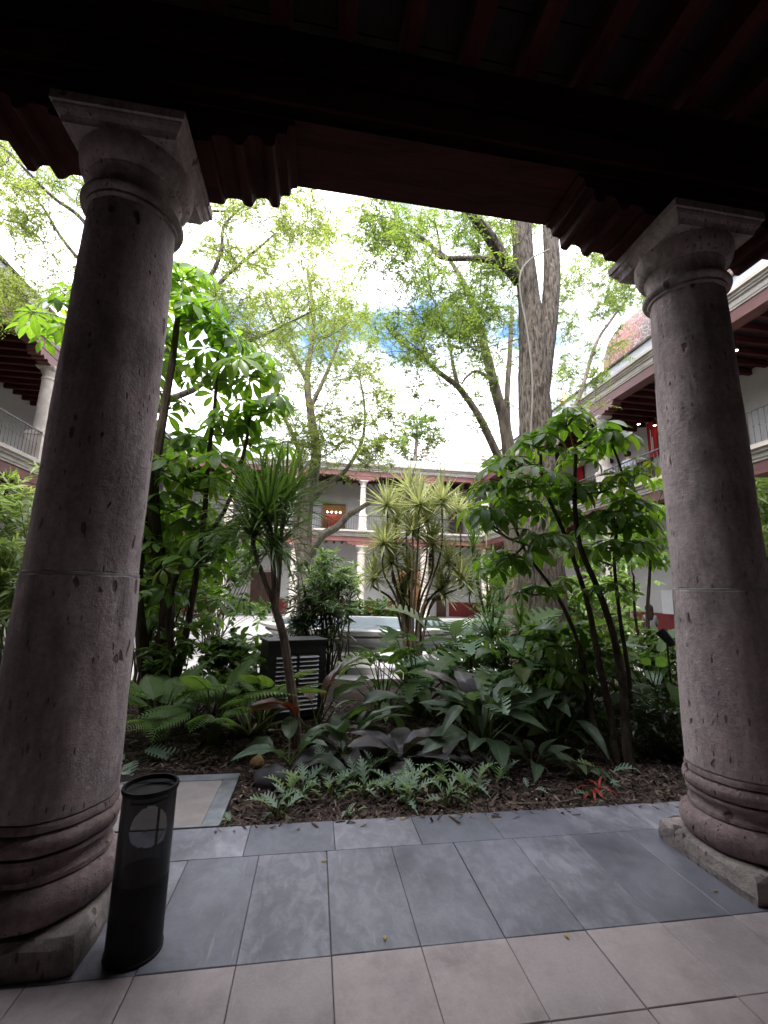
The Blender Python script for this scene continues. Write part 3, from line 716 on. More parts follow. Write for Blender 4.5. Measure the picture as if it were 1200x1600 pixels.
# buildings beyond the roofs
def masonry():
    m, n, l, b = _nodes('red_and_dark_tezontle')
    v = _coord(n, l, 'Object')
    vor = n.new('ShaderNodeTexVoronoi'); vor.inputs['Scale'].default_value = 3.6; l.new(v, vor.inputs['Vector'])
    big = _noise(n, l, v, 0.55, 4)
    c = _mix(n, l, _ramp(n, l, big, [(0.42, 0.0), (0.55, 1.0)]), (0.14,0.055,0.047), (0.07,0.057,0.055))
    ed = n.new('ShaderNodeTexVoronoi'); ed.feature = 'DISTANCE_TO_EDGE'; ed.inputs['Scale'].default_value = 3.6; l.new(v, ed.inputs['Vector'])
    c = _mix(n, l, 0.7, c, _mix(n, l, 1.0, vor.outputs['Color'], (0.6,0.6,0.6)), 'SOFT_LIGHT')
    c = _mix(n, l, _ramp(n, l, ed.outputs['Distance'], [(0.02, 1.0), (0.06, 0.0)]), c, (0.22,0.17,0.16))
    l.new(c, b.inputs['Base Color']); b.inputs['Roughness'].default_value = 0.95
    _bump(n, l, b, ed.outputs['Distance'], 0.5, 0.05); return m
M['tezontle'] = masonry()
ch = empty('church_building', (20, 15.5, 0)); tag(ch, 'red and dark stone church nave rising behind the right wing roof', 'building')
m = MB(); y0, y1 = -5.0, 5.6
m.v += [(-4,y0,0),(4,y0,0),(4,y1,0),(-4,y1,0),(-4,y0,14.2),(4,y0,14.2),(4,y1,14.2),(-4,y1,14.2)]
m.f += [(0,1,5,4),(1,2,6,5),(2,3,7,6),(3,0,4,7)]
m.build('nave_wall', M['tezontle'], ch)
vlt = [(-4.1,14.2)]+[(-4.1*math.cos(math.pi*q/14), 14.2+4.4*math.sin(math.pi*q/14)) for q in range(1,14)]+[(4.1,14.2)]
MB().prism_y(vlt, y0-0.1, y1+0.1).build('vaulted_roof', M['tezontle'], ch)
ct = empty('church_tower', P(898, 900, 31).xy.to_3d()); tag(ct, 'pale orange stone tower beyond the right wing', 'tower')
M['orange_stone'] = simple('orange_stone', (0.45,0.27,0.17), (0.6,0.4,0.28), 1.5, 0.9, 0.3)
m = MB(); m.box(-1.9,1.9,-1.9,1.9,0,14.6); m.box(-2.1,2.1,-2.1,2.1,14.602,14.95); m.build('tower_shaft', M['orange_stone'], ct)
for sx in (-1.5, -0.5, 0.5, 1.5): MB().box(sx-0.14, sx+0.14, -2.05, -1.903, 9.5, 14.5).build('pilaster', M['orange_stone'], ct)
MB().sqloft([(1.6,14.952),(1.6,15.6),(0.5,16.6),(0.25,17.6),(0.05,18.2)]).build('spire', M['orange_stone'], ct)
rh = empty('roof_building', P(735, 900, 32).xy.to_3d()); tag(rh, 'small clay tiled roof peeping over the far parapet', 'building')
MB().box(-1.6,1.6,-1.6,1.6,0,10.6).build('wall', M['wall'], rh)
MB().sqloft([(2.0,10.602),(1.0,11.5),(0.1,11.9)]).build('roof', M['clay'], rh)
# ------------------------------------------------------------------ leaf and plant builders
def blade(prof, rows=7, fold=0.12, curve=0.25, cols=1, ruffle=0.0, sweep=0.0):
    """one leaf along +y from 0 to 1, normal +z; prof(t) half width; returns V, F, UV"""
    V, UV, F = [], [], []; nc = 2*cols+1
    for i in range(rows+1):
        t = i/rows; w = prof(t)
        yc, zc = t, -curve*t*t
        for j in range(nc):
            s = (j-cols)/cols
            z = zc+fold*abs(s)*w*1.6+ruffle*math.sin(t*21+s*2)*w*abs(s)
            V.append((s*w, yc*(1-0.12*curve*t)+sweep*abs(s)*w, z)); UV.append((0.5+0.5*s*(0.98), t))
    for i in range(rows):
        for j in range(nc-1):
            a = i*nc+j; F += [(a, a+1, a+nc+1), (a, a+nc+1, a+nc)]
    return np.array(V), np.array(F), np.array(UV)
def ovate(w, p=0.75, q=1.0): return lambda t: max(0.004, w*math.sin(math.pi*min(1, t)**p)**q)
def heart(w): return lambda t: max(0.004, w*(1.25*math.sqrt(max(0, t))*(1-t**1.6)*1.25 if t < 1 else 0)) if t > 0 else w*0.35
def strapf(w): return lambda t: w*(0.55+0.45*math.sin(math.pi*min(1, t*0.9+0.1)))*(1-t**4)+0.002
def lobed(w, n, depth=0.72, env=None):
    def f(t):
        e = math.sin(math.pi*(0.06+0.94*t)**0.8)**0.7 if env is None else env(t)
        ph = (t*n) % 1.0
        g = 1.0 if 0.22 < ph < 0.80 else 1-depth
        return max(0.012, w*e*g)
    return f
def merge(parts):
    V, F, U, o = [], [], [], 0
    for v, f, u in parts:
        V.append(v); F.append(f+o); U.append(u); o += len(v)
    return np.concatenate(V), np.concatenate(F), np.concatenate(U)
def xform(part, mat):
    v, f, u = part; m = np.array(mat.to_3x3()); return v@m.T+np.array(mat.translation), f, u

def leaf_obj(name, part, m):
    return trimesh(name, part[0], part[1], m, uv=part[2])

def orient(d, up=Vector((0,0,1)), roll=0.0):
    y = Vector(d).normalized()
    x = y.cross(up)
    if x.length < 1e-3: x = y.cross(Vector((1,0,0)))
    x.normalize(); z = x.cross(y)
    m = Matrix((x, y, z)).transposed()
    if roll: m = m @ Matrix.Rotation(roll, 3, 'Y')
    return m
def place(name, me, parent, pos, d, sc, up=Vector((0,0,1)), roll=0.0, rel=None):
    """link a copy of a leaf mesh under a plant whose empty sits at parent.location"""
    o = link(name, me, parent)
    m = orient(d, up, roll).to_4x4(); m.translation = Vector(pos)-parent.location
    s = (sc, sc, sc) if not hasattr(sc, '__len__') else sc
    o.matrix_local = m @ Matrix.Diagonal((s[0], s[1], s[2], 1))
    return o
def rvec(r=rnd): 
    while True:
        v = Vector((r.uniform(-1,1), r.uniform(-1,1), r.uniform(-1,1)))
        if 0.05 < v.length < 1: return v.normalized()

# ---- clouds of small leaves as one mesh (crowns and shrubs)
def leaf_cloud(pos, dr, ln, wd, r, droop=0.15, tint=None, hi=False):
    N = len(pos); dr = dr/np.maximum(1e-6, np.linalg.norm(dr, axis=1))[:, None]
    up = np.tile(np.array([0, 0, 1.0]), (N, 1))+r.normal(size=(N, 3))*0.45
    x = np.cross(dr, up); x /= np.maximum(1e-6, np.linalg.norm(x, axis=1))[:, None]
    z = np.cross(x, dr)
    L, W = ln[:, None], wd[:, None]
    if not hi:
        v0 = pos; v1 = pos+dr*L*0.45-x*W+z*W*0.35; v2 = pos+dr*L-z*L*droop; v3 = pos+dr*L*0.45+x*W+z*W*0.35
        V = np.stack([v0, v1, v2, v3], 1).reshape(-1, 3); o = (np.arange(N)*4)[:, None]
        F = np.concatenate([o+np.array([[0, 3, 2]]), o+np.array([[0, 2, 1]])], 0); k = 4
    else:
        a = [pos, pos+dr*L*0.28-x*W*0.85+z*W*0.3, pos+dr*L*0.30, pos+dr*L*0.28+x*W*0.85+z*W*0.3,
             pos+dr*L*0.64-x*W*0.92+z*(W*0.3-L*droop*0.4), pos+dr*L*0.66-z*L*droop*0.4, pos+dr*L*0.64+x*W*0.92+z*(W*0.3-L*droop*0.4), pos+dr*L-z*L*droop]
        V = np.stack(a, 1).reshape(-1, 3); o = (np.arange(N)*8)[:, None]
        T = [(0,2,1),(0,3,2),(1,2,5),(1,5,4),(2,3,6),(2,6,5),(4,5,7),(5,6,7)]
        F = np.concatenate([o+np.array([t]) for t in T], 0); k = 8
    tn = np.repeat(r.random(N) if tint is None else tint, k)
    return V, F, tn

def spray(centres, radii, r, n_tw, n_lf, ln, wd, out_bias=0.5, droop=0.2, flat=0.7, hi=False, tw_len=(0.5, 1.0)):
    """leaves along little twigs that fan out from each clump centre"""
    C = np.repeat(np.asarray(centres), n_tw, 0); R = np.repeat(np.asarray(radii), n_tw)
    d = r.normal(size=(len(C), 3)); d[:, 2] *= flat; d[:, 2] += 0.1; d /= np.linalg.norm(d, axis=1)[:, None]
    st = C+r.normal(size=C.shape)*R[:, None]*0.28
    tl = R*r.uniform(tw_len[0], tw_len[1], len(R))
    t = (np.arange(n_lf)+0.6)/n_lf
    pos = st[:, None, :]+d[:, None, :]*(tl[:, None]*t[None, :])[..., None]
    pos[..., 2] -= (droop*tl[:, None]*t[None, :]**2)
    lat = np.cross(d, np.array([0, 0, 1.0])); lat /= np.maximum(1e-5, np.linalg.norm(lat, axis=1))[:, None]
    sgn = np.where(np.arange(n_lf) % 2 == 0, 1.0, -1.0)
    ld = d[:, None, :]*0.75+lat[:, None, :]*sgn[None, :, None]*0.8+r.normal(size=(len(C), n_lf, 3))*0.3
    ld[..., 2] -= 0.15
    pos = pos.reshape(-1, 3); ld = ld.reshape(-1, 3); N = len(pos)
    tw_t = np.repeat(np.clip(r.random(len(C))*0.7+np.repeat(r.random(len(centres)), n_tw)*0.3, 0, 1), n_lf)
    tint = np.clip(tw_t+r.normal(size=N)*0.15, 0, 1)
    return leaf_cloud(pos, ld, r.uniform(ln[0], ln[1], N), r.uniform(wd[0], wd[1], N), r, 0.15, tint, hi), (st, d, tl)

def wiggle(a, b, n, amp, r):
    a, b = Vector(a), Vector(b); L = (b-a).length; pts = []
    o1, o2 = rvec(r), rvec(r)
    for i in range(n+1):
        t = i/n; pts.append(a.lerp(b, t)+(o1*math.sin(math.pi*t)+o2*0.5*math.sin(2*math.pi*t))*amp*L)
    return pts
def smooth_path(pts, k=4):
    pts = [Vector(p) for p in pts]; out = []
    for i in range(len(pts)-1):
        p0, p1, p2, p3 = pts[max(i-1, 0)], pts[i], pts[i+1], pts[min(i+2, len(pts)-1)]
        for q in range(k):
            t = q/k
            out.append(0.5*((2*p1)+(p2-p0)*t+(2*p0-5*p1+4*p2-p3)*t*t+(3*p1-p0-3*p2+p3)*t**3))
    out.append(pts[-1]); return out

def tree(name, label, trunk_pts, trunk_r, limbs, clumps, leafm, barkm, seed, n_tw=9, n_lf=13, ln=(0.06,0.10), wd=(0.010,0.016), group='trees in the court', flat=0.7, extra_trunks=()):
    r = random.Random(seed); nr = np.random.default_rng(seed)
    base = Vector(trunk_pts[0]); root = empty(name, base); tag(root, label, 'tree', group)
    def rel(pts): return [Vector(p)-base for p in pts]
    nodes = []
    sp = smooth_path(trunk_pts, 5); rad = np.interp(np.linspace(0, 1, len(sp)), np.linspace(0, 1, len(trunk_r)), trunk_r)
    tm = MB().tube(rel(sp), list(rad), 18, 0.10)
    for (pts, rr) in extra_trunks:
        s2 = smooth_path(pts, 5); tm.tube(rel(s2), list(np.interp(np.linspace(0, 1, len(s2)), np.linspace(0, 1, len(rr)), rr)), 14, 0.10); nodes += [Vector(p) for p in s2]
    tr = tm.build('trunk', barkm, root, True)
    nodes += [Vector(p) for p in sp[len(sp)//2:]]
    for (pts, r0, r1) in limbs:
        s2 = smooth_path(pts, 5); nodes += [Vector(p) for p in s2]
        MB().tube(rel(s2), list(np.linspace(r0, r1, len(s2))), 9, 0.08).build('limb', barkm, root, True)
    # twigs from the nearest limb to each clump, growing outwards
    tw = MB(); cl = []
    order = sorted(range(len(clumps)), key=lambda i: min((n_-clumps[i][0]).length for n_ in nodes))
    for i in order:
        c, rad_ = clumps[i]
        nn = min(nodes, key=lambda q: (q-c).length+0.4*max(0, q.z-c.z))
        L = (nn-c).length
        pts = wiggle(nn, c, 5, 0.10, r); r0 = min(0.022, 0.006+0.005*L)
        tw.tube(rel(pts), list(np.linspace(r0, 0.005, 6)), 5)
        nodes += [pts[3], pts[5]]
        cl.append((c, rad_))
    C = [tuple(c) for c, _ in cl]; R = [q for _, q in cl]
    (V, F, T), (st, d, tl) = spray(C, R, nr, n_tw, n_lf, ln, wd, flat=flat)
    for k in range(0, len(st)):
        a = Vector(st[k]); e = a+Vector(d[k])*tl[k]*0.9; e.z -= 0.15*tl[k]
        tw.tube(rel([a, (a+e)/2+Vector((0,0,0.02)), e]), [0.005, 0.004, 0.002], 3)
    tw.build('twigs', barkm, root)['kind'] = 'stuff'
    co = link('crown', trimesh('crown', V-np.array(base), F, leafm, T), root); co['kind'] = 'stuff'
    return root
def clumps_in(px, py, rx, ry, Y0, Y1, n, rad, r, keep=None):
    out = []
    while len(out) < n:
        a, b_ = r.uniform(-1, 1), r.uniform(-1, 1)
        if a*a+b_*b_ > 1: continue
        out.append((P(px+a*rx, py+b_*ry, r.uniform(Y0, Y1)), rad*r.uniform(0.55, 1.15)))
    return out

# ------------------------------------------------------------------ trees
r1 = random.Random(3)
TY = 7.0
tb = G(842, 1085, -0.05); tb = Vector((P(848, 960, TY).x, TY, -0.08))
trk = [tb, P(846, 900, TY), P(842, 780, TY), P(838, 690, TY), P(834, 600, TY), P(832, 530, TY), P(827, 470, TY), P(819, 410, TY), P(814, 350, TY), P(806, 230, TY), P(795, 120, TY)]
fork = [P(846, 640, TY), P(850, 570, TY-0.03), P(858, 500, TY), P(862, 440, TY+0.04), P(862, 400, TY+0.08), P(860, 350, TY+0.1), P(857, 220, TY+0.15), P(862, 100, TY+0.3)]
limbs = [([P(812, 440, TY), P(790, 410, TY-0.1), P(765, 370, TY-0.2), P(742, 340, TY-0.3), P(715, 290, TY-0.2)], 0.13, 0.09),
         ([P(800, 425, TY), P(772, 408, TY+0.1), P(735, 404, TY+0.4), P(690, 402, TY+0.8), P(670, 380, TY+1.0), P(640, 360, TY+1.2)], 0.075, 0.035),
         ([P(690, 402, TY+0.8), P(685, 370, TY+0.8), P(678, 340, TY+0.7)], 0.03, 0.012),
         ([P(862, 300, TY+0.1), P(905, 200, TY+0.6), P(960, 100, TY+1.0)], 0.10, 0.04)]
cl = clumps_in(690, 410, 130, 100, 6.6, 9.5, 74, 0.6, r1)+clumps_in(610, 350, 70, 45, 6.8, 9.5, 18, 0.6, r1)+clumps_in(700, 520, 110, 70, 7.2, 9.5, 30, 0.6, r1)\
   + clumps_in(780, 360, 60, 60, 7.6, 9.6, 16, 0.6, r1)+clumps_in(700, 250, 250, 60, 6.5, 9, 14, 0.7, r1)
tree('ash_tree', 'huge ash tree with forked furrowed grey trunk behind the right shrub', trk, [0.44, 0.38, 0.33, 0.30, 0.28, 0.25, 0.205, 0.195, 0.19, 0.18, 0.16], limbs, cl, M['lf_ash'], M['bark'], 21, 12, 15, extra_trunks=[(fork, [0.12, 0.16, 0.165, 0.16, 0.155, 0.15, 0.14, 0.13])])
# cable tied to the trunk
pts = smooth_path([P(829, 880, TY-0.48), P(829, 700, TY-0.46), P(832, 600, TY-0.44), P(824, 520, TY-0.40), P(813, 460, TY-0.36), P(814, 425, TY-0.36), P(829, 405, TY-0.34), P(845, 396, TY-0.28), P(858, 390, TY-0.2)], 6)
o = MB().tube(pts, 0.016, 7).build('cable', simple('pale_cable', (0.13,0.12,0.105), (0.18,0.165,0.15), 5, 0.6, 0.05), None, True)
tag(o, 'pale cable running up the big forked trunk', 'cable')

# slimmer tree close behind it
Y2 = 10.2
b2 = Vector((P(800, 960, Y2).x, Y2, -0.06))
trk = [b2, P(802, 900, Y2), P(800, 800, Y2), P(796, 720, Y2), P(788, 660, Y2), P(772, 600, Y2), P(758, 545, Y2), P(740, 480, Y2), P(718, 430, Y2), P(690, 395, Y2), P(640, 370, Y2)]
limbs = [([P(800, 760, Y2), P(772, 700, Y2-0.1), P(748, 650, Y2-0.2), P(716, 605, Y2-0.2), P(690, 585, Y2-0.2), P(655, 555, Y2-0.3), P(620, 530, Y2-0.3), P(600, 505, Y2-0.3)], 0.12, 0.02),
         ([P(716, 605, Y2-0.2), P(706, 560, Y2), P(700, 510, Y2+0.3)], 0.06, 0.02),
         ([P(770, 595, Y2), P(745, 580, Y2), P(728, 590, Y2), P(722, 600, Y2)], 0.05, 0.02),
         ([P(800, 740, Y2), P(792, 640, Y2+0.2), P(796, 560, Y2+0.3), P(800, 480, Y2+0.5)], 0.10, 0.05),
         ([P(803, 800, Y2+0.3), P(870, 690, Y2+0.6), P(905, 620, Y2+0.8), P(930, 540, Y2+1.2), P(955, 500, Y2+1.4), P(985, 460, Y2+1.6), P(1010, 420, Y2+1.8)], 0.085, 0.02)]
cl = clumps_in(690, 560, 70, 70, 9.2, 11.8, 30, 0.55, r1)+clumps_in(625, 520, 50, 45, 9.4, 11.5, 14, 0.5, r1)+clumps_in(760, 560, 45, 110, 9.6, 12, 26, 0.6, r1)+clumps_in(690, 660, 55, 40, 9.4, 11.8, 8, 0.5, r1)\
   + clumps_in(925, 460, 65, 110, 10.5, 13, 90, 0.6, r1)+clumps_in(900, 600, 40, 50, 10.5, 12.6, 26, 0.5, r1)+clumps_in(980, 430, 45, 60, 11, 13, 34, 0.55, r1)+clumps_in(905, 380, 30, 50, 11, 13, 16, 0.55, r1)+clumps_in(730, 450, 60, 70, 9.5, 12, 20, 0.6, r1)
tree('ash_tree', 'slimmer ash tree with leaning branches just left of the forked trunk', trk, [0.24, 0.21, 0.19, 0.17, 0.15, 0.13, 0.11, 0.09, 0.06, 0.04, 0.02], limbs, cl, M['lf_ash'], M['bark_pale'], 22, 11, 14)

# pale-leaved tree in front of the far wing
Y3 = 15.0
b3 = Vector((P(478, 960, Y3).x, Y3, -0.06))
trk = [b3, P(478, 890, Y3), P(476, 840, Y3), P(480, 790, Y3), P(490, 740, Y3), P(494, 700, Y3), P(486, 650, Y3), P(480, 590, Y3), P(490, 500, Y3), P(480, 420, Y3)]
limbs = [([P(478, 880, Y3), P(500, 840, Y3-0.2), P(525, 825, Y3-0.4), P(545, 805, Y3-0.6), P(570, 790, Y3-0.8), P(600, 770, Y3-1.0)], 0.17, 0.06),
         ([P(470, 880, Y3), P(462, 820, Y3), P(470, 760, Y3), P(465, 700, Y3), P(440, 640, Y3), P(420, 560, Y3)], 0.14, 0.04),
         ([P(480, 790, Y3), P(515, 755, Y3+0.2), P(540, 735, Y3+0.2), P(565, 690, Y3+0.3), P(570, 640, Y3+0.4), P(560, 580, Y3+0.3)], 0.10, 0.03),
         ([P(484, 640, Y3), P(520, 560, Y3), P(545, 490, Y3)], 0.09, 0.03), ([P(482, 600, Y3), P(440, 520, Y3-0.4), P(415, 470, Y3-0.6)], 0.09, 0.03),
         ([P(486, 700, Y3), P(450, 690, Y3-0.3), P(420, 700, Y3-0.5)], 0.06, 0.02)]
cl = clumps_in(520, 630, 100, 85, 13, 17, 78, 0.75, r1)+clumps_in(480, 520, 110, 95, 13, 17, 80, 0.8, r1)+clumps_in(585, 660, 45, 60, 13.5, 16, 22, 0.65, r1)+clumps_in(570, 700, 60, 35, 13, 15, 16, 0.6, r1)+clumps_in(460, 680, 60, 40, 13, 16.5, 14, 0.7, r1)+clumps_in(480, 420, 90, 50, 13, 17, 22, 0.9, r1)
tree('ash_tree', 'pale yellow-green tree with twisted limbs in front of the far wing', trk, [0.30, 0.27, 0.24, 0.22, 0.2, 0.17, 0.14, 0.11, 0.08, 0.05], limbs, cl, M['lf_yel'], M['bark_pale'], 23, 13, 15, (0.08,0.13), (0.014,0.022))

# tree whose trunk stands behind the left column, boughs over the court
Y4 = 9.5
b4 = Vector((P(150, 960, Y4).x, Y4, -0.06))
trk = [b4, P(150, 850, Y4), P(155, 700, Y4), P(165, 560, Y4), P(180, 440, Y4), P(190, 300, Y4), P(200, 160, Y4)]
limbs = [([P(165, 560, Y4), P(240, 560, Y4), P(285, 520, Y4), P(330, 465, Y4), P(350, 435, Y4), P(390, 400, Y4), P(430, 365, Y4+0.3)], 0.10, 0.02),
         ([P(170, 520, Y4), P(250, 470, Y4+0.3), P(320, 440, Y4+0.5), P(345, 395, Y4+0.5), P(352, 350, Y4+0.5), P(395, 310, Y4+0.8)], 0.09, 0.02),
         ([P(180, 640, Y4), P(300, 610, Y4+0.5), P(370, 545, Y4+1.0), P(430, 515, Y4+1.2), P(500, 480, Y4+1.4)], 0.09, 0.015),
         ([P(185, 430, Y4), P(130, 345, Y4-0.3), P(85, 310, Y4-0.5), P(45, 270, Y4-0.7), P(0, 225, Y4-0.8)], 0.05, 0.02),
         ([P(180, 460, Y4), P(128, 410, Y4-0.2), P(95, 370, Y4-0.3), P(60, 315, Y4-0.3), P(20, 290, Y4-0.3)], 0.05, 0.015),
         ([P(185, 330, Y4), P(290, 330, Y4+0.2), P(330, 330, Y4+0.4), P(370, 330, Y4+0.6)], 0.06, 0.02),
         ([P(190, 300, Y4), P(300, 220, Y4), P(420, 200, Y4)], 0.08, 0.03), ([P(155, 700, Y4), P(220, 690, Y4), P(280, 715, Y4), P(320, 690, Y4), P(340, 640, Y4)], 0.09, 0.03)]
cl = clumps_in(50, 300, 110, 90, 8.2, 11, 66, 0.55, r1)+clumps_in(60, 450, 90, 60, 8.5, 11.5, 40, 0.55, r1)+clumps_in(390, 350, 135, 65, 8.5, 12, 80, 0.55, r1)+clumps_in(440, 480, 120, 65, 9, 12.5, 58, 0.55, r1)\
   + clumps_in(360, 440, 90, 55, 8.8, 12, 22, 0.55, r1)+clumps_in(250, 230, 240, 60, 8.5, 11, 10, 0.7, r1)+clumps_in(520, 330, 50, 35, 9, 11.5, 10, 0.5, r1)
tree('ash_tree', 'airy light green tree whose boughs reach past the left column', trk, [0.24, 0.22, 0.2, 0.17, 0.14, 0.10, 0.06], limbs, cl, M['lf_yel'], M['bark'], 24, 13, 14, (0.05,0.09), (0.009,0.015))

# little bluish tree beyond the far roof
Y5 = 33
b5 = Vector((P(648, 900, Y5).x, Y5, 0))
trk = [b5, P(648, 830, Y5), P(646, 760, Y5), P(650, 700, Y5), P(652, 660, Y5)]
cl = clumps_in(655, 685, 34, 40, 32, 35, 34, 1.1, r1)
tree('distant_tree', 'small round blue-green tree rising behind the far parapet', trk, [0.3, 0.25, 0.2, 0.14, 0.06], [([P(646, 740, Y5), P(670, 700, Y5), P(672, 670, Y5)], 0.1, 0.04), ([P(646, 740, Y5), P(630, 700, Y5), P(632, 675, Y5)], 0.1, 0.04)], cl, M['lf_blue'], M['bark_pale'], 25, 9, 11, (0.2,0.32), (0.05,0.08), group='trees beyond the roofs')
# ------------------------------------------------------------------ umbrella-leaved shrubs
def umbrella(n, seed, w=0.2, droop=0.45):
    r = random.Random(seed); parts = []
    for k in range(n):
        b = blade(ovate(w*r.uniform(0.88, 1.1), 1.25, 0.85), 6, 0.18, r.uniform(0.15, 0.4), 1)
        a = 2*math.pi*k/n+r.uniform(-0.12, 0.12); dz = r.uniform(-0.5, -0.1)*droop*2
        s = r.uniform(0.8, 1.05)
        d = Vector((math.cos(a), math.sin(a), dz))
        m = orient(d).to_4x4(); m.translation = Vector((math.cos(a), math.sin(a), dz))*0.12
        parts.append(xform(b, m @ Matrix.Scale(s, 4)))
        # petiolule
        t = MB().tube([(0,0,0), (math.cos(a)*0.14, math.sin(a)*0.14, dz*0.14)], 0.012, 3)
        tv = np.array(t.v); tf = np.array([q for f in t.f[:3] for q in ((f[0],f[1],f[2]),(f[0],f[2],f[3]))]); parts.append((tv, tf, np.full((len(tv), 2), 0.5)))
    return merge(parts)
UMB = [leaf_obj('leaf', umbrella(n, 40+n, w, dr), M['lf_sch']) for n, w, dr in ((7, 0.2, 0.35), (8, 0.19, 0.5), (9, 0.18, 0.42), (8, 0.2, 0.65), (6, 0.22, 0.3))]

def umbrella_shrub(label, base, stems, tips, leaf_len, n_leaf, pet, seed, group):
    """stems: (points, r0, r1); tips: (pos, n)"""
    r = random.Random(seed)
    root = empty('umbrella_shrub', base); tag(root, label, 'shrub', group)
    B = Vector(base); nodes = []
    for pts, r0, r1 in stems:
        sp = smooth_path(pts, 4); nodes += sp
        MB().tube([p-B for p in sp], list(np.linspace(r0, r1, len(sp))), 8, 0.08).build('stem', M['bark_dark'], root, True)
    pm = MB()
    for tip, nl, sc in tips:
        nn = min(nodes, key=lambda q: (q-tip).length+0.5*max(0, q.z-tip.z))
        if (nn-tip).length > 0.05:
            pts = wiggle(nn, tip, 4, 0.08, r); pm.tube([p-B for p in pts], [0.016, 0.014, 0.012, 0.011, 0.010], 5); nodes.append(pts[2])
        a0 = r.uniform(0, 6.28)
        for k in range(nl):
            a = a0+k*2.4; el = r.uniform(0.05, 1.0)
            d = Vector((math.cos(a)*math.cos(el), math.sin(a)*math.cos(el), math.sin(el)))
            L = pet*r.uniform(0.6, 1.2)*sc
            c = tip+d*L+Vector((0,0,-0.06*L))
            pm.tube([tip-B, tip-B+d*L*0.5+Vector((0,0,0.03*L)), c-B], [0.007, 0.006, 0.005], 4)
            # axis between the petiole and straight up
            ax = (d*0.55+Vector((0,0,1))*0.75+rvec(r)*0.25).normalized()
            o = link('leaf', r.choice(UMB), root)
            yv = (d-ax*d.dot(ax)); yv = yv.normalized() if yv.length > 0.01 else Vector((1,0,0))
            m = Matrix((yv.cross(ax), yv, ax)).transposed().to_4x4(); m.translation = c-B
            s = leaf_len*r.uniform(0.6, 1.2)*sc
            o.matrix_local = m @ Matrix.Rotation(r.uniform(0, 6.28), 4, 'Z') @ Matrix.Scale(s, 4)
    pm.build('petioles', M['petiole'], root, True)['kind'] = 'stuff'
    return root

YL = 6.0
bL = G(255, 1090); bL = Vector((P(255, 1000, YL).x, YL, -0.04))
def L_(px, py, dy=0.0): return P(px, py, YL+dy)
stemsL = [([bL, L_(250, 1040), L_(262, 940, .1), L_(245, 850, .1), L_(240, 760), L_(255, 650), L_(270, 560), L_(280, 470, -.1)], 0.115, 0.035),
          ([bL+Vector((.12,.1,0)), L_(285, 1020), L_(300, 940), L_(318, 820), L_(325, 720), L_(335, 640), L_(340, 560)], 0.05, 0.02),
          ([bL+Vector((-.15,.15,0)), L_(225, 1030), L_(215, 930), L_(220, 860, .2), L_(228, 780, .2), L_(205, 640, .3), L_(170, 560, .4), L_(120, 520, .5)], 0.085, 0.02),
          ([bL+Vector((.05,-.12,0)), L_(270, 1040, -.2), L_(262, 960, -.3), L_(285, 880, -.3), L_(350, 800, -.2), L_(385, 690, -.2), L_(390, 620, -.2)], 0.045, 0.018)]
tipsL = [(L_(px, py, r1.uniform(-0.4, 0.6)), n, sc) for px, py, n, sc in
         ((282, 440, 8, 1.0), (300, 500, 8, 1.05), (350, 540, 9, 1.1), (270, 560, 7, 1), (400, 590, 9, 1.05), (330, 610, 7, 1), (415, 645, 7, .95), (260, 640, 7, 1),
          (350, 680, 8, 1), (290, 700, 7, 1), (400, 700, 6, .9), (245, 740, 7, 1), (330, 760, 6, .95), (365, 740, 5, .9), (270, 800, 6, 1), (230, 830, 5, .9), (340, 850, 5, .85), (285, 890, 6, .85), (340, 940, 5, .8), (245, 930, 5, .8),
          (300, 830, 7, .8), (255, 870, 7, .8), (320, 880, 6, .75), (235, 790, 7, .85), (290, 760, 7, .85), (370, 830, 6, .75), (265, 960, 6, .7), (310, 980, 6, .7), (110, 500, 7, .95), (90, 530, 5, .9), (150, 470, 5, .9), (220, 590, 5, 1), (230, 510, 5, 1))]
umbrella_shrub('tall umbrella-leaved shrub right of the left column, its top lit lime green', bL, stemsL, tipsL, 0.33, 8, 0.40, 5, 'umbrella-leaved shrubs')

YR = 4.45
bR = G(985, 1200, -0.03)
def R_(px, py, dy=0.0): return P(px, py, YR+dy)
stemsR = [([bR, R_(978, 1150, -.3), R_(972, 1060, -.15), R_(955, 980), R_(930, 910), R_(905, 850), R_(898, 780, .1), R_(900, 700, .1)], 0.048, 0.02),
          ([bR+Vector((-.08,.08,0)), R_(955, 1120, -.1), R_(935, 1030), R_(920, 950, .1), R_(905, 900, .1), R_(880, 830, .2), R_(850, 760, .2), R_(845, 710, .2)], 0.04, 0.016),
          ([bR+Vector((-.16,.05,0)), R_(925, 1120, 0), R_(905, 1010, .2), R_(870, 930, .3), R_(820, 860, .3), R_(790, 780, .3)], 0.03, 0.014),
          ([bR+Vector((.05,.12,0)), R_(985, 1080, 0), R_(968, 960, .1), R_(960, 860, .1), R_(975, 760, .1), R_(955, 690, .1)], 0.026, 0.012)]
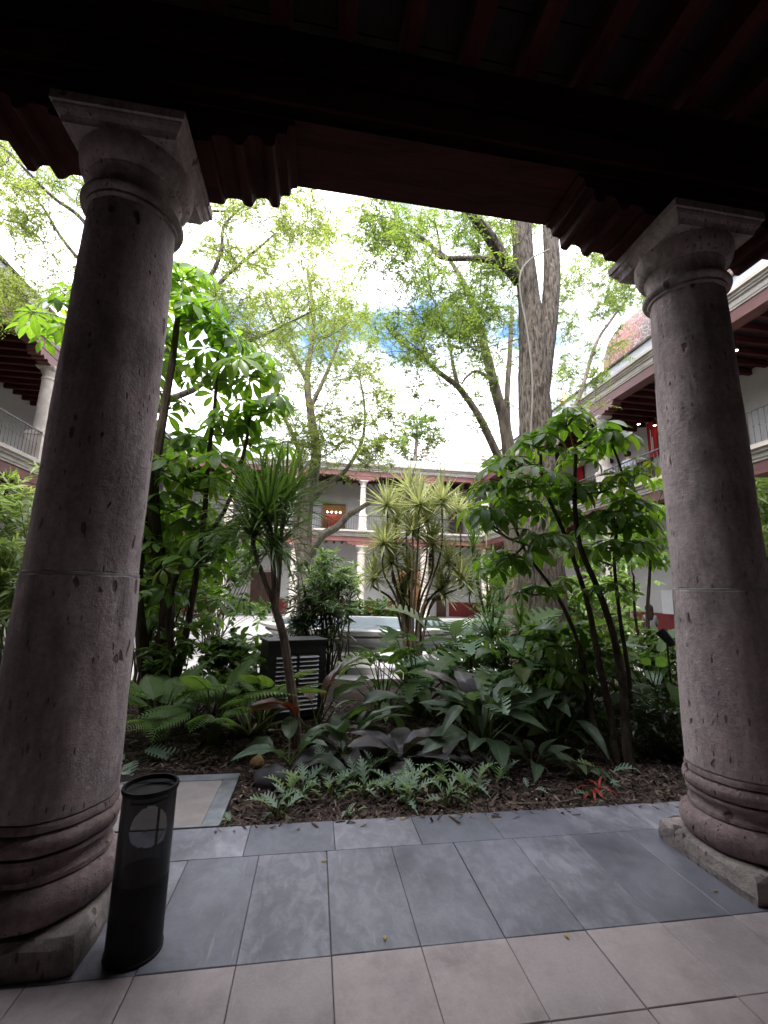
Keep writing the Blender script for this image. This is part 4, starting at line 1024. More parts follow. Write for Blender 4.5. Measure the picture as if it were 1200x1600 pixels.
tipsR = [(R_(px, py, r1.uniform(-0.35, 0.5)), n, sc) for px, py, n, sc in
         ((885, 668, 8, 1), (840, 700, 7, 1), (955, 690, 7, 1.15), (905, 720, 7, 1), (800, 735, 7, 1), (775, 770, 7, 1), (860, 760, 7, 1), (940, 770, 6, 1), (990, 745, 5, .9),
          (820, 800, 8, 1), (880, 815, 7, 1), (780, 830, 7, 1), (960, 820, 7, 1), (1010, 800, 5, .9), (850, 860, 7, 1), (910, 870, 6, 1), (795, 885, 6, .9), (970, 870, 6, .95), (1020, 860, 5, .9), (870, 920, 5, .9), (830, 930, 5, .85), (940, 930, 4, .85), (760, 810, 6, .95), (830, 760, 7, 1), (925, 830, 6, 1), (770, 900, 5, .9), (985, 790, 6, .95), (1000, 830, 6, .9), (890, 780, 6, 1), (855, 1010, 5, .85), (890, 1060, 5, .85), (905, 990, 5, .8))]
umbrella_shrub('broad umbrella-leaved shrub left of the right column with leaning brown stems', bR, stemsR, tipsR, 0.235, 7, 0.26, 6, 'umbrella-leaved shrubs')
# a third one, paler, farther back against the right column
bT = Vector((P(1010, 900, 6.6).x, 6.6, -0.04))
tipsT = [(P(px, py, 6.6+r1.uniform(-.5, .5)), n, .8) for px, py, n in ((1000, 830, 6), (1030, 800, 6), (1015, 870, 6), (985, 880, 6), (1040, 880, 6), (1040, 760, 5), (970, 930, 5), (1060, 840, 5))]
umbrella_shrub('paler umbrella-leaved shrub half hidden behind the right column', bT, [([bT, P(1012, 980, 6.6), P(1015, 900, 6.6), P(1020, 800, 6.6)], 0.04, 0.015), ([bT, P(995, 980, 6.6), P(990, 900, 6.6)], 0.03, 0.015)], tipsT, 0.25, 6, 0.25, 7, 'umbrella-leaved shrubs')

# ------------------------------------------------------------------ strap-leaved canes
def rosette(c, n, L, w, r, nr, axis=Vector((0,0,1)), droop=(0.2, 0.9), upright=0.3, seg=6, bright=0.0):
    """arching strap leaves from one point; V, F, tint"""
    Vs, Fs, Ts, o = [], [], [], 0
    for k in range(n):
        a = k*2.39996+r.uniform(-.2, .2); t_ = k/n
        el = math.radians(88-(88+30)*(t_**0.8))*1.0+r.uniform(-.12, .12)
        el = max(el, -0.6)
        d = Vector((math.cos(a)*math.cos(el), math.sin(a)*math.cos(el), math.sin(el)))
        if upright: d = (d+axis*upright).normalized()
        ll = L*r.uniform(0.75, 1.1); dr = r.uniform(*droop)
        side = d.cross(Vector((0,0,1)))
        if side.length < 1e-3: side = Vector((1,0,0))
        side.normalize(); p = Vector(c); vs_ = []
        dd = d.copy()
        for i in range(seg+1):
            t = i/seg; ww = w*(0.5+0.5*math.sin(math.pi*min(1, 0.15+t*0.75)))*(1-t**5)+0.0008
            nrm = side.cross(dd).normalized()
            vs_ += [p-side*ww+nrm*ww*0.35, p, p+side*ww+nrm*ww*0.35]
            p = p+dd*(ll/seg); dd = (dd+Vector((0,0,-1))*dr/seg*(0.4+t)).normalized()
        for i in range(seg):
            b = o+i*3; Fs += [(b,b+1,b+4),(b,b+4,b+3),(b+1,b+2,b+5),(b+1,b+5,b+4)]
        tn = min(1, max(0, r.random()*0.8+bright*(1-t_))); Vs += vs_; Ts += [tn]*len(vs_); o += len(vs_)
    return np.array([tuple(v) for v in Vs]), np.array(Fs), np.array(Ts)

def cane_plant(name, label, cat, base, stems, heads, leafm, stemm, seed, group=None, part='leaf_rosette'):
    r = random.Random(seed); nr = np.random.default_rng(seed); B = Vector(base)
    root = empty(name, B); tag(root, label, cat, group)
    for pts, r0, r1_ in stems:
        sp = smooth_path(pts, 4)
        MB().tube([p-B for p in sp], list(np.linspace(r0, r1_, len(sp))), 8, 0.06).build('stem', stemm, root, True)
    for (c, n, L, w, dp, up) in heads:
        V, F, T = rosette(Vector(c)-B, n, L, w, r, nr, droop=dp, upright=up)
        link(part, trimesh(part, V, F, leafm, T), root)
    return root
YD = 4.85
bD = Vector((P(465, 1165, YD).x, YD, -0.04))
def D(px, py, dy=0): return P(px, py, YD+dy)
cane_plant('dragon_tree', 'slender dragon tree with long drooping green strap leaves in front of the black box', 'plant', bD,
    [([bD, D(460, 1110), D(450, 1040), D(442, 990), D(428, 945)], 0.055, 0.040), ([D(430, 950), D(415, 910), D(400, 870), D(393, 830)], 0.028, 0.02), ([D(430, 950), D(428, 900), D(424, 850), D(420, 800)], 0.03, 0.02), ([D(432, 950, .02), D(437, 890, .1), D(440, 830, .2), D(446, 790, .3)], 0.026, 0.018), ([D(428, 945), D(408, 895, .15), D(396, 850, .25), D(405, 820, .3)], 0.022, 0.016)],
    [(D(418, 815), 110, 0.85, 0.014, (0.4, 1.7), 0.35), (D(446, 790, .3), 90, 0.85, 0.014, (0.4, 1.6), 0.4), (D(395, 840), 80, 0.78, 0.013, (0.6, 2.0), 0.25), (D(430, 860, -.1), 60, 0.72, 0.013, (0.8, 2.2), 0.1), (D(405, 800, .3), 60, 0.8, 0.014, (0.4, 1.5), 0.4)],
    M['lf_drac'], M['cane'], 31)

YC = 7.0
bC = Vector((P(650, 1060, YC).x, YC, -0.04))
def C_(px, py, dy=0): return P(px, py, YC+dy)
hp = [(605, 790, 0), (640, 765, .3), (690, 785, -.2), (715, 800, .2), (600, 850, -.2), (612, 880, .1), (645, 830, -.3), (668, 815, .2), (675, 850, -.1), (700, 880, .2), (585, 905, .1), (640, 900, .2), (720, 905, 0), (690, 925, .2), (655, 790, -.3), (630, 930, .3), (620, 820, 0.3)]
stemsC = []
for i, (px, py, dy) in enumerate(hp):
    bx_ = 645+(px-650)*0.22; stemsC.append(([bC+Vector((r1.uniform(-.2,.2), r1.uniform(-.15,.15), 0)), C_(bx_, 1000, dy*.3), C_(bx_+(px-650)*0.25, 940, dy*.6), C_(px+r1.uniform(-6, 6), (py+935)/2 if py < 900 else py+12, dy), C_(px, py, dy)], 0.026, 0.012))
cane_plant('cordyline_clump', 'clump of cream striped spiky rosettes on thin bare canes before the fountain', 'plant', bC, stemsC,
    [(C_(px, py, dy), 85, r1.uniform(0.46, 0.60), 0.016, (0.05, 0.5), 0.0) for px, py, dy in hp], M['lf_cord'], M['cane'], 32)
# spiky green ones right of it
hq = [(740, 855, .4), (760, 830, .6), (745, 890, .3), (770, 880, .5), (735, 925, .5), (780, 920, .3), (765, 945, .3), (800, 900, .6)]
bQ = Vector((P(760, 1020, 7.4).x, 7.4, -0.04))
cane_plant('dragon_tree', 'green spiky rosettes between the cream clump and the big trunk', 'plant', bQ,
    [([bQ, P(762, 990, 7.4), P(px, py+20, 7.4), P(px, py, 7.0+dy)], 0.02, 0.012) for px, py, dy in hq],
    [(P(px, py, 7.0+dy), 48, 0.42, 0.012, (0.1, 0.7), 0.1) for px, py, dy in hq], M['lf_drac'], M['cane'], 33)
# strappy plants low in front of the trunk
hs = [(770, 1000), (815, 985), (850, 1010), (790, 1040), (835, 1050)]
for i, (px, py) in enumerate(hs):
    c = P(px, py, 6.0); b_ = Vector((c.x, c.y, -0.03))
    cane_plant('strap_leaf_plant', ['low strappy plant left of the big trunk foot', 'strappy tuft right before the big trunk', 'strappy tuft at the right foot of the big trunk', 'low strappy tuft behind the split-leaf plants', 'drooping strappy tuft under the right shrub'][i], 'plant', b_, [([b_, (b_+c)/2, c], 0.015, 0.012)], [(c, 45, 0.55, 0.013, (0.3, 1.2), 0.2)], M['lf_drac'], M['cane'], 50+i, 'strappy tufts by the big trunk')

# ------------------------------------------------------------------ shrubs with many small leaves
def bush(name, label, cat, base, clumps, leafm, seed, n_tw, n_lf, ln, wd, stems=6, stem_r=0.012, flat=0.8, group=None, stemm='bark_dark'):
    nr = np.random.default_rng(seed); r = random.Random(seed); B = Vector(base)
    root = empty(name, B); tag(root, label, cat, group)
    (V, F, T), (st, d, tl) = spray([tuple(c) for c, _ in clumps], [q for _, q in clumps], nr, n_tw, n_lf, ln, wd, flat=flat, hi=True)
    V[:, 2] = np.maximum(V[:, 2], -0.03+0.05*nr.random(len(V)))
    link('foliage', trimesh('foliage', V-np.array(B), F, leafm, T), root)['kind'] = 'stuff'
    sm = MB()
    for c, q in clumps:
        s0 = Vector((r.uniform(-.25, .25), r.uniform(-.2, .2), 0))
        e = Vector(c)-B
        if e.z < 0.1: continue
        pts = wiggle(s0, e, 4, 0.06, r); sm.tube(pts, list(np.linspace(stem_r*(0.6+0.3*e.z), stem_r*0.35, 5)), 5)
    sm.build('stems', M[stemm], root)
    return root
def bc(lst, Y, rad, dy=0.35):
    return [(P(px, py, Y+r1.uniform(-dy, dy)), rad*r1.uniform(.8, 1.25)) for px, py in lst]
def grid_px(x0, x1, y0, y1, n): return [(r1.uniform(x0, x1), r1.uniform(y0, y1)) for _ in range(n)]
def gb(px, Y): return Vector((P(px, 1000, Y).x, Y, -0.04))
# oleander-like bush left of the fountain
bush('oleander_bush', 'dense dark narrow-leaved bush standing left of the fountain', 'shrub', gb(500, 8.2), bc(grid_px(462, 545, 875, 1000, 34), 8.2, 0.26), M['lf_shrub_d'], 61, 7, 12, (0.14,0.22), (0.013,0.02), stem_r=0.016)
bush('oleander_bush', 'lighter narrow-leaved bush in front of the far arcade column', 'shrub', gb(525, 9.0), bc(grid_px(490, 560, 860, 930, 14), 9.0, 0.24), M['lf_shrub'], 62, 7, 12, (0.14,0.22), (0.013,0.02), stem_r=0.016)
# leafy undergrowth, left
bush('leafy_shrub', 'tangled green shrub at the foot of the tall left umbrella shrub', 'shrub', gb(300, 5.6), bc(grid_px(215, 400, 1000, 1070, 22), 6.0, 0.2, .4), M['lf_light'], 63, 6, 10, (0.09,0.16), (0.02,0.034))
bush('leafy_shrub', 'fresh green shrub between the tall left shrub and the black box', 'shrub', gb(370, 6.2), bc(grid_px(330, 420, 1010, 1080, 14), 6.2, 0.22, .3), M['lf_shrub'], 64, 5, 9, (0.12,0.2), (0.03,0.045))
bush('leafy_shrub', 'green shrub right against the left column behind its middle', 'shrub', gb(235, 7.0), bc(grid_px(210, 320, 790, 1000, 40), 7.2, 0.3, .4), M['lf_light'], 65, 6, 10, (0.12,0.2), (0.03,0.045))
# right side undergrowth
bush('leafy_shrub', 'fresh shrub under the right umbrella shrub, behind the leathery leaves', 'shrub', gb(860, 5.2), bc(grid_px(820, 960, 980, 1100, 20), 5.2, 0.25, .5), M['lf_light'], 66, 6, 10, (0.10,0.18), (0.022,0.04))
bush('leafy_shrub', 'light green shrub left of the right column below the seated person', 'shrub', gb(1020, 6.2), bc(grid_px(960, 1060, 990, 1090, 30), 6.2, 0.25, .5), M['lf_light'], 67, 6, 10, (0.09,0.15), (0.02,0.035))
bush('leafy_shrub', 'dark ferny shrub at the foot of the right column', 'shrub', gb(1030, 4.3), bc(grid_px(985, 1075, 1090, 1180, 26), 4.3, 0.16, .25), M['lf_shrub_d'], 68, 6, 12, (0.05,0.10), (0.008,0.014))
bush('leafy_shrub', 'green shrub behind the big trunk on the right', 'shrub', gb(920, 9.5), bc(grid_px(870, 985, 880, 990, 30), 9.5, 0.35, .6), M['lf_light'], 69, 6, 10, (0.12,0.2), (0.03,0.05))
bush('leafy_shrub', 'pale feathery shrub right of the cream spiky clump', 'shrub', gb(790, 11.0), bc(grid_px(750, 840, 880, 990, 26), 11.0, 0.4, .6), M['lf_light'], 70, 6, 12, (0.14,0.24), (0.02,0.03))
bush('leafy_shrub', 'low hedge of green plants beyond the fountain rim', 'shrub', gb(560, 17.5), bc(grid_px(500, 640, 948, 968, 40), 17.5, 0.4, .6), M['lf_shrub'], 71, 6, 9, (0.14,0.24), (0.04,0.06))
bush('leafy_shrub', 'bushy shrub below the left wing balcony at far left', 'shrub', gb(330, 13.0), bc(grid_px(240, 420, 830, 960, 40), 13.0, 0.5, .8), M['lf_shrub'], 72, 6, 10, (0.16,0.26), (0.04,0.06))
bush('leafy_shrub', 'bushy shrub along the right gallery beyond the big trunk', 'shrub', gb(960, 12.0), bc(grid_px(890, 985, 830, 980, 26), 12.4, 0.45, .8), M['lf_shrub'], 73, 6, 10, (0.16,0.26), (0.04,0.06))
# bamboo palms at both picture edges
bush('bamboo_palm', 'pale bamboo palm showing left of the left column', 'palm', gb(20, 7.0), bc(grid_px(-40, 60, 770, 960, 34), 7.0, 0.4, .5), M['lf_bamboo'], 74, 7, 12, (0.20,0.32), (0.012,0.02), flat=1.0, stem_r=0.014, stemm='petiole')
bush('bamboo_palm', 'green palm fronds showing right of the right column', 'palm', gb(1215, 5.4), bc(grid_px(1165, 1260, 760, 960, 26), 5.4, 0.32, .4), M['lf_bamboo'], 75, 7, 12, (0.18,0.3), (0.012,0.02), flat=1.0, stem_r=0.014, stemm='petiole')
# ------------------------------------------------------------------ big-leaved plants, each leaf a part
LF = {
 'anth': leaf_obj('leaf', blade(ovate(0.20, 0.85, 0.8), 12, 0.22, 0.55, 2, 0.10), M['lf_anth']),
 'anthp': leaf_obj('leaf', blade(ovate(0.21, 0.85, 0.8), 10, 0.20, 0.6, 2, 0.12), M['lf_anth_p']),
 'phil': leaf_obj('leaf', blade(heart(0.26), 10, 0.16, 0.5, 2, 0.06), M['lf_phil']),
 'phild': leaf_obj('leaf', blade(heart(0.25), 10, 0.18, 0.6, 2, 0.06), M['lf_anth']),
 'mons': leaf_obj('leaf', blade(lobed(0.42, 7, 0.62), 42, 0.10, 0.45, 1, 0, 0.35), M['lf_mons']),
 'monsg': leaf_obj('leaf', blade(lobed(0.42, 7, 0.55), 42, 0.10, 0.5, 1, 0, 0.35), M['lf_phil']),
 'phleb': leaf_obj('frond', blade(lobed(0.26, 6, 0.72, lambda t: (1-t**2.2)*(0.6+0.5*math.sin(math.pi*t))), 36, 0.12, 0.5, 1, 0, 0.8), M['lf_phleb']),
 'phleb2': leaf_obj('frond', blade(lobed(0.22, 5, 0.66, lambda t: (1-t**2.0)*(0.7+0.4*math.sin(math.pi*t))), 30, 0.16, 0.9, 1, 0, 0.9), M['lf_phleb']),
 'snake': leaf_obj('leaf', blade(strapf(0.055), 10, 0.3, 0.05, 2, 0.15), M['lf_snake']),
 'red': leaf_obj('leaf', blade(ovate(0.18, 0.8, 0.8), 10, 0.15, 0.5, 2, 0.12), M['lf_red']),
 'brom': leaf_obj('leaf', blade(strapf(0.10), 8, 0.3, 0.7, 1), M['lf_brom']),
 'fall': leaf_obj('fallen_leaf', blade(ovate(0.22, 0.8), 6, 0.3, -0.3, 1), M['lf_fallen']),
}
def fern_frond():
    parts = []; n = 15
    for i in range(n):
        t = (i+1)/(n+1); L = 0.30*math.sin(math.pi*(0.12+0.88*t)**0.75)+0.02
        for s in (-1, 1):
            b = blade(lobed(0.16, 5, 0.5, lambda q: 1-q**2), 10, 0.1, 0.3, 1, 0, 0.5)
            m = orient(Vector((s*0.9, 0.42, -0.1))).to_4x4(); m.translation = Vector((0, t, -0.35*t*t))
            parts.append(xform(b, m @ Matrix.Scale(L, 4)))
    tb_ = MB().tube([(0, t/6, -0.35*(t/6)**2) for t in range(7)], [0.012,0.011,0.010,0.009,0.007,0.005,0.003], 4)
    tv = np.array([tuple(v) for v in tb_.v]); tf = np.array([q for f in tb_.f if len(f) == 4 for q in ((f[0],f[1],f[2]),(f[0],f[2],f[3]))])
    parts.append((tv, tf, np.full((len(tv), 2), 0.5)))
    return merge(parts)
LF['fern'] = leaf_obj('frond', fern_frond(), M['lf_fern'])

def big_leaf_plant(name, label, base, spec, seed, cat='plant', group=None, petm='petiole', part='leaf', scale=1.0):
    """spec: list of (leaf kind, n, length range, petiole range, elevation range, azimuth range)"""
    r = random.Random(seed); B = Vector(base); root = empty(name, B); tag(root, label, cat, group)
    pm = MB(); k_ = 0
    for kind, n, Ls, Ps, El, Az in spec:
        for k in range(n):
            a = Az[0]+(Az[1]-Az[0])*((k+r.uniform(.1, .9))/n); el = r.uniform(*El); L = r.uniform(*Ls)*scale; pl = r.uniform(*Ps)*scale
            d = Vector((math.cos(a)*math.cos(el), math.sin(a)*math.cos(el), math.sin(el)))
            s0 = Vector((r.uniform(-.04, .04), r.uniform(-.04, .04), 0))
            e = s0+d*pl+Vector((0,0,0.05*pl))
            if pl > 0.02: pm.tube([s0, s0+Vector((d.x*0.4, d.y*0.4, d.z*0.75))*pl*0.6, e], [0.010, 0.008, 0.006], 5); k_ += 1
            el2 = max(-0.5, el-(r.uniform(0.0, 0.45) if kind in ('anth', 'anthp', 'red', 'phleb') else r.uniform(0.35, 1.0)))
            d2 = Vector((math.cos(a)*math.cos(el2), math.sin(a)*math.cos(el2), math.sin(el2)))
            o = link(part, LF[kind], root)
            m = orient(d2, Vector((0,0,1)), r.uniform(-.45, .45)).to_4x4(); m.translation = e
            o.matrix_local = m @ Matrix.Diagonal((L*r.uniform(.85, 1.15), L, L*r.uniform(.7, 1.2), 1))
    if k_: pm.build('petioles', M[petm], root, True)
    return root
PI2 = 2*math.pi
def gp(px, py): return G(px, py, -0.03)
# leathery nest plants in the front row
big_leaf_plant('nest_anthurium', 'purplish leathery nest plant in the middle of the front bed', gp(625, 1195), [('anthp', 7, (.40,.54), (.04,.10), (.8,1.35), (0,PI2)), ('anthp', 6, (.32,.44), (.02,.05), (.45,.8), (0,PI2))], 81, scale=1.1, group='leathery nest plants')
big_leaf_plant('nest_anthurium', 'dark leathery nest plant left of the middle one, by the dragon tree foot', gp(540, 1185), [('anth', 6, (.38,.52), (.08,.22), (.7,1.3), (0,PI2)), ('anthp', 6, (.34,.44), (.05,.15), (.45,.9), (0,PI2))], 82, scale=1.15, group='leathery nest plants')
big_leaf_plant('nest_anthurium', 'leathery plant with grey-green blades beside the dark round stone', gp(455, 1205), [('anth', 8, (.28,.38), (.14,.28), (.5,1.1), (0,PI2))], 83, scale=1.1, group='leathery nest plants')
big_leaf_plant('nest_anthurium', 'largest dark leathery clump, right of the centre of the bed', gp(755, 1180), [('phild', 12, (.32,.46), (.30,.62), (.7,1.35), (0,PI2)), ('anth', 13, (.38,.56), (.15,.5), (.6,1.25), (0,PI2)), ('mons', 3, (.3,.36), (.5,.6), (1.0,1.3), (4,5.5)), ('anthp', 2, (.40,.50), (.45,.55), (1.1,1.4), (1.5,3.4))], 84, scale=1.05, group='leathery nest plants')
big_leaf_plant('nest_anthurium', 'dark leathery clump left of the leaning brown stems', gp(870, 1165), [('phild', 12, (.26,.40), (.25,.55), (.6,1.3), (0,PI2)), ('anth', 9, (.30,.42), (.1,.4), (.4,1.0), (0,PI2))], 85, scale=1.2, group='leathery nest plants')
big_leaf_plant('philodendron', 'glossy green heart-leaved clump against the fountain, right of the black box', gp(600, 1130), [('phil', 14, (.28,.42), (.40,.80), (.8,1.45), (0,PI2)), ('phil', 12, (.25,.36), (.15,.5), (.5,1.1), (0,PI2))], 86, scale=1.1, group='heart-leaved clumps')
big_leaf_plant('philodendron', 'heart-leaved clump with pale upright leaf before the cream canes', gp(655, 1120), [('phil', 14, (.28,.44), (.2,.8), (.7,1.4), (0,PI2)), ('monsg', 9, (.30,.42), (.4,.8), (.7,1.3), (0,PI2))], 87, scale=1.3, group='heart-leaved clumps')
big_leaf_plant('monstera_plant', 'split-leaved plant with grey-green slotted leaves below the cream canes', gp(715, 1110), [('mons', 14, (.36,.50), (.4,1.0), (.7,1.4), (0,PI2)), ('monsg', 9, (.34,.46), (.4,.7), (.6,1.2), (0,PI2))], 88, scale=1.3, group='split-leaved plants')
big_leaf_plant('monstera_plant', 'split-leaved plant in front of the big trunk', gp(800, 1130), [('monsg', 10, (.34,.48), (.4,.95), (.7,1.4), (0,PI2)), ('mons', 8, (.32,.44), (.3,.6), (.5,1.1), (0,PI2)), ('phil', 9, (.3,.42), (.5,.9), (.8,1.4), (0,PI2))], 89, scale=1.3, group='split-leaved plants')
big_leaf_plant('monstera_plant', 'split-leaved plant low beside the left column', gp(205, 1200), [('mons', 6, (.20,.30), (.10,.30), (.3,1.1), (0,PI2))], 90, group='split-leaved plants')
big_leaf_plant('philodendron', 'large paddle-leaved clump just left of the right column', gp(1040, 1140), [('phil', 11, (.40,.55), (.4,.75), (.7,1.35), (0,PI2)), ('phild', 9, (.34,.48), (.3,.6), (.6,1.2), (0,PI2))], 91, scale=1.25, group='heart-leaved clumps')
big_leaf_plant('philodendron', 'dark heart-leaved clump behind the leaning brown stems', gp(920, 1120), [('phild', 14, (.30,.44), (.3,.9), (.7,1.4), (0,PI2)), ('phil', 8, (.3,.4), (.5,.8), (.8,1.3), (0,PI2))], 92, scale=1.25, group='heart-leaved clumps')
big_leaf_plant('monstera_plant', 'pale split-leaved clump behind the spotlight, right of the cream canes', Vector((P(745, 1000, 6.2).x, 6.2, -0.03)), [('mons', 14, (.38,.52), (.5,1.0), (.7,1.4), (0,PI2)), ('phil', 8, (.3,.42), (.6,1.1), (.8,1.4), (0,PI2))], 121, group='split-leaved plants', scale=1.2)
big_leaf_plant('philodendron', 'bright heart-leaved clump at the left foot of the big trunk', Vector((P(790, 1000, 6.6).x, 6.6, -0.03)), [('phil', 16, (.32,.46), (.5,1.1), (.7,1.4), (0,PI2)), ('mons', 6, (.36,.46), (.5,1.0), (.8,1.4), (0,PI2))], 122, group='heart-leaved clumps', scale=1.2)
big_leaf_plant('philodendron', 'bright heart-leaved clump at the right foot of the big trunk', Vector((P(900, 1000, 6.3).x, 6.3, -0.03)), [('phil', 16, (.32,.46), (.5,1.0), (.7,1.4), (0,PI2)), ('monsg', 6, (.36,.46), (.5,.9), (.8,1.4), (0,PI2))], 123, group='heart-leaved clumps', scale=1.15)
big_leaf_plant('philodendron', 'broad green paddle leaves between leaning stems and right column', Vector((P(1010, 1000, 5.3).x, 5.3, -0.03)), [('phil', 14, (.42,.58), (.4,.8), (.8,1.4), (0,PI2))], 124, group='heart-leaved clumps', scale=1.15)
big_leaf_plant('nest_anthurium', 'small purplish nest plant between the middle one and the largest clump', gp(690, 1195), [('anthp', 9, (.26,.38), (.03,.08), (.6,1.35), (0,PI2))], 125, group='leathery nest plants')
big_leaf_plant('nest_anthurium', 'small leathery plant right of the largest clump, before the stick', gp(835, 1205), [('anth', 8, (.22,.32), (.08,.18), (.5,1.2), (0,PI2))], 126, group='leathery nest plants')
big_leaf_plant('nest_anthurium', 'low dark leathery plant beside the red bromeliad', gp(905, 1215), [('phild', 8, (.18,.26), (.08,.2), (.5,1.2), (0,PI2))], 127, group='leathery nest plants')
big_leaf_plant('banana_plant', 'dark red paddle-leaved plant in front of the black box', gp(492, 1165), [('red', 5, (.34,.48), (.28,.50), (.9,1.4), (0,PI2)), ('anth', 3, (.3,.4), (.3,.5), (.7,1.2), (-1,1))], 93, scale=1.2)
big_leaf_plant('snake_plant', 'upright snake plant with yellow edged leaves left of the dragon tree', gp(390, 1150), [('snake', 14, (.40,.62), (0,0.01), (1.0,1.5), (0,PI2))], 94, scale=1.15)
big_leaf_plant('sword_fern', 'pale green fern spreading beside the left column', gp(245, 1165), [('fern', 18, (.32,.46), (.30,.48), (.8,1.4), (0,PI2))], 95, scale=1.2, group='pale ferns', part='frond')
big_leaf_plant('sword_fern', 'pale green fern in front of the dark stems, left of the snake plant', gp(330, 1168), [('fern', 18, (.32,.46), (.30,.48), (.8,1.4), (0,PI2))], 96, scale=1.2, group='pale ferns', part='frond')
big_leaf_plant('sword_fern', 'pale green fern behind the snake plant', gp(410, 1150), [('fern', 14, (.3,.4), (.35,.5), (.8,1.4), (0,PI2))], 97, scale=1.2, group='pale ferns', part='frond')
# row of blue-green ferns along the paving
ph = [(455, 1255), (438, 1275), (505, 1215), (520, 1240), (565, 1245), (548, 1225), (580, 1215), (640, 1255), (655, 1230), (612, 1240), (700, 1255), (725, 1245), (745, 1240), (775, 1225), (825, 1238), (550, 1275), (690, 1225), (945, 1220), (475, 1240), (632, 1235), (362, 1290)]
lab = ['with longest fronds beside the round stone', 'nearest the hatch corner', 'right of the dragon tree foot', 'half way between hatch and middle nest plant', 'below the middle nest plant, left one', 'tucked under the dark left nest plant', 'under the purplish nest plant', 'right of the middle, in the front row', 'just behind the front row right of the middle', 'centre of the front row', 'in the front row below the largest leathery clump', 'second one below the largest leathery clump', 'third one below the largest leathery clump', 'right end of the group below the largest clump', 'small one lying flat right of the largest clump', 'tiny one close to the paving edge', 'upright one at the left foot of the largest clump', 'tall single frond above the red flower', 'leaning one right of the round stone', 'lone one between the two front groups', 'tiny one at the hatch frame edge']
for i, (px, py) in enumerate(ph):
    sc = 0.55 if 'tiny' in lab[i] or 'small' in lab[i] else 1.0
    sc *= 0.8; n = 3 if sc < 0.6 else rnd.randint(5, 8)
    if 'single' in lab[i]: n, sc = 3, 1.1
    big_leaf_plant('blue_fern', 'blue-green lobed fern '+lab[i], gp(px, py), [('phleb', n-n//3, (.18*sc,.28*sc), (.04*sc,.12*sc), (.85,1.45), (0,PI2)), ('phleb2', n//3+1, (.13*sc,.2*sc), (.03*sc,.10*sc), (.3,1.1), (0,PI2))], 200+i, group='blue-green ferns along the paving', part='frond')
big_leaf_plant('bromeliad', 'small red bromeliad flower near the paving edge on the right', gp(935, 1248), [('brom', 10, (.08,.13), (.05,.10), (.5,1.4), (0,PI2)), ('phleb', 4, (.1,.16), (.02,.05), (.3,.9), (0,PI2))], 98)

# ------------------------------------------------------------------ mulch
def mulch():
    N = 26000; r = np.random.default_rng(5)
    x = r.uniform(-3.2, 4.6, N); y = KERB_Y+0.02+(r.random(N)**1.7)*3.2
    hat = (x > -2.0) & (x < -0.53) & (y < 4.26); x, y = x[~hat], y[~hat]; N = len(x)
    z = -0.045+0.02*np.sin(x*2.1+y)+0.018*np.sin(x*5.3-y*3.7)+0.03*np.minimum(1, y-KERB_Y)+r.uniform(0.0, 0.022, N)
    sp_ = r.random(N) < 0.006; y = np.where(sp_, KERB_Y-r.random(N)**2*0.12, y); z = np.where(sp_, 0.004, z)
    a = r.uniform(0, 6.28, N); tl = r.normal(size=N)*0.35; L = r.uniform(0.012, 0.05, N)*np.where(r.random(N) < .06, 1.8, 1); W = r.uniform(0.004, 0.011, N)
    d = np.stack([np.cos(a)*np.cos(tl), np.sin(a)*np.cos(tl), np.sin(tl)], 1); s = np.stack([-np.sin(a), np.cos(a), r.normal(size=N)*0.4], 1); s /= np.linalg.norm(s, axis=1)[:, None]
    nrm = np.cross(d, s); c = np.stack([x, y, z], 1)
    T_ = (W*0.35)[:, None]; L, W = L[:, None], W[:, None]
    q = [c-d*L-s*W, c+d*L-s*W*0.7, c+d*L*0.9+s*W*0.7, c-d*L*0.8+s*W, c+nrm*T_*2]
    V = np.stack(q, 1).reshape(-1, 3); o = (np.arange(N)*5)[:, None]
    F = np.concatenate([o+np.array([t]) for t in ((0,1,4),(1,2,4),(2,3,4),(3,0,4))], 0)
    return tag(link('bark_mulch', trimesh('bark_mulch', V, F, M['mulch'], np.repeat(r.random(N), 5))), 'brown bark mulch and leaf litter covering the bed', 'mulch', kind='stuff')
mulch()
# a couple of sticks on the mulch
for (a, b_, lb) in (((790, 1258), (905, 1247), 'brown stick lying on the mulch at the right front'), ((660, 1193), (735, 1184), 'thin straight stick on the mulch in mid bed')):
    pts = wiggle(G(a[0], a[1], 0.0), G(b_[0], b_[1], 0.01), 6, 0.04, r1)
    tag(MB().tube(pts, [0.012, 0.013, 0.012, 0.011, 0.010, 0.008, 0.006], 6, 0.2).build('stick', M['cane'], None, True), lb, 'stick')
# stones
def rock(name, label, p, sx, sy, sz, m, seed):
    r = random.Random(seed); mb = MB(); prof = []
    for i in range(9):
        t = -math.pi/2+math.pi*i/8; prof.append((max(0.001, math.cos(t)), math.sin(t)))
    mb.lathe(prof, 16, cap=False)
    mb.v = [(x_*sx*(1+0.12*math.sin(3*x_+seed)+0.08*math.sin(5*y_+seed*2)), y_*sy*(1+0.1*math.sin(4*z_+seed)), z_*sz*(1+0.1*math.sin(4*x_+3*y_))) for x_, y_, z_ in mb.v]
    o = mb.build(name, m, None, True); o.location = p; return tag(o, label, 'stone')
rock('stone', 'dark round stone lying by the hatch corner', G(425, 1215, 0.03), 0.15, 0.13, 0.085, simple('dark_stone', (0.035,0.032,0.036), (0.08,0.074,0.08), 7, 0.7, 0.3), 3)
rock('stone', 'small ochre stone behind the dark round one', G(402, 1192, 0.03), 0.07, 0.06, 0.06, simple('ochre_stone', (0.12,0.07,0.025), (0.26,0.16,0.06), 9, 0.8, 0.4), 8)

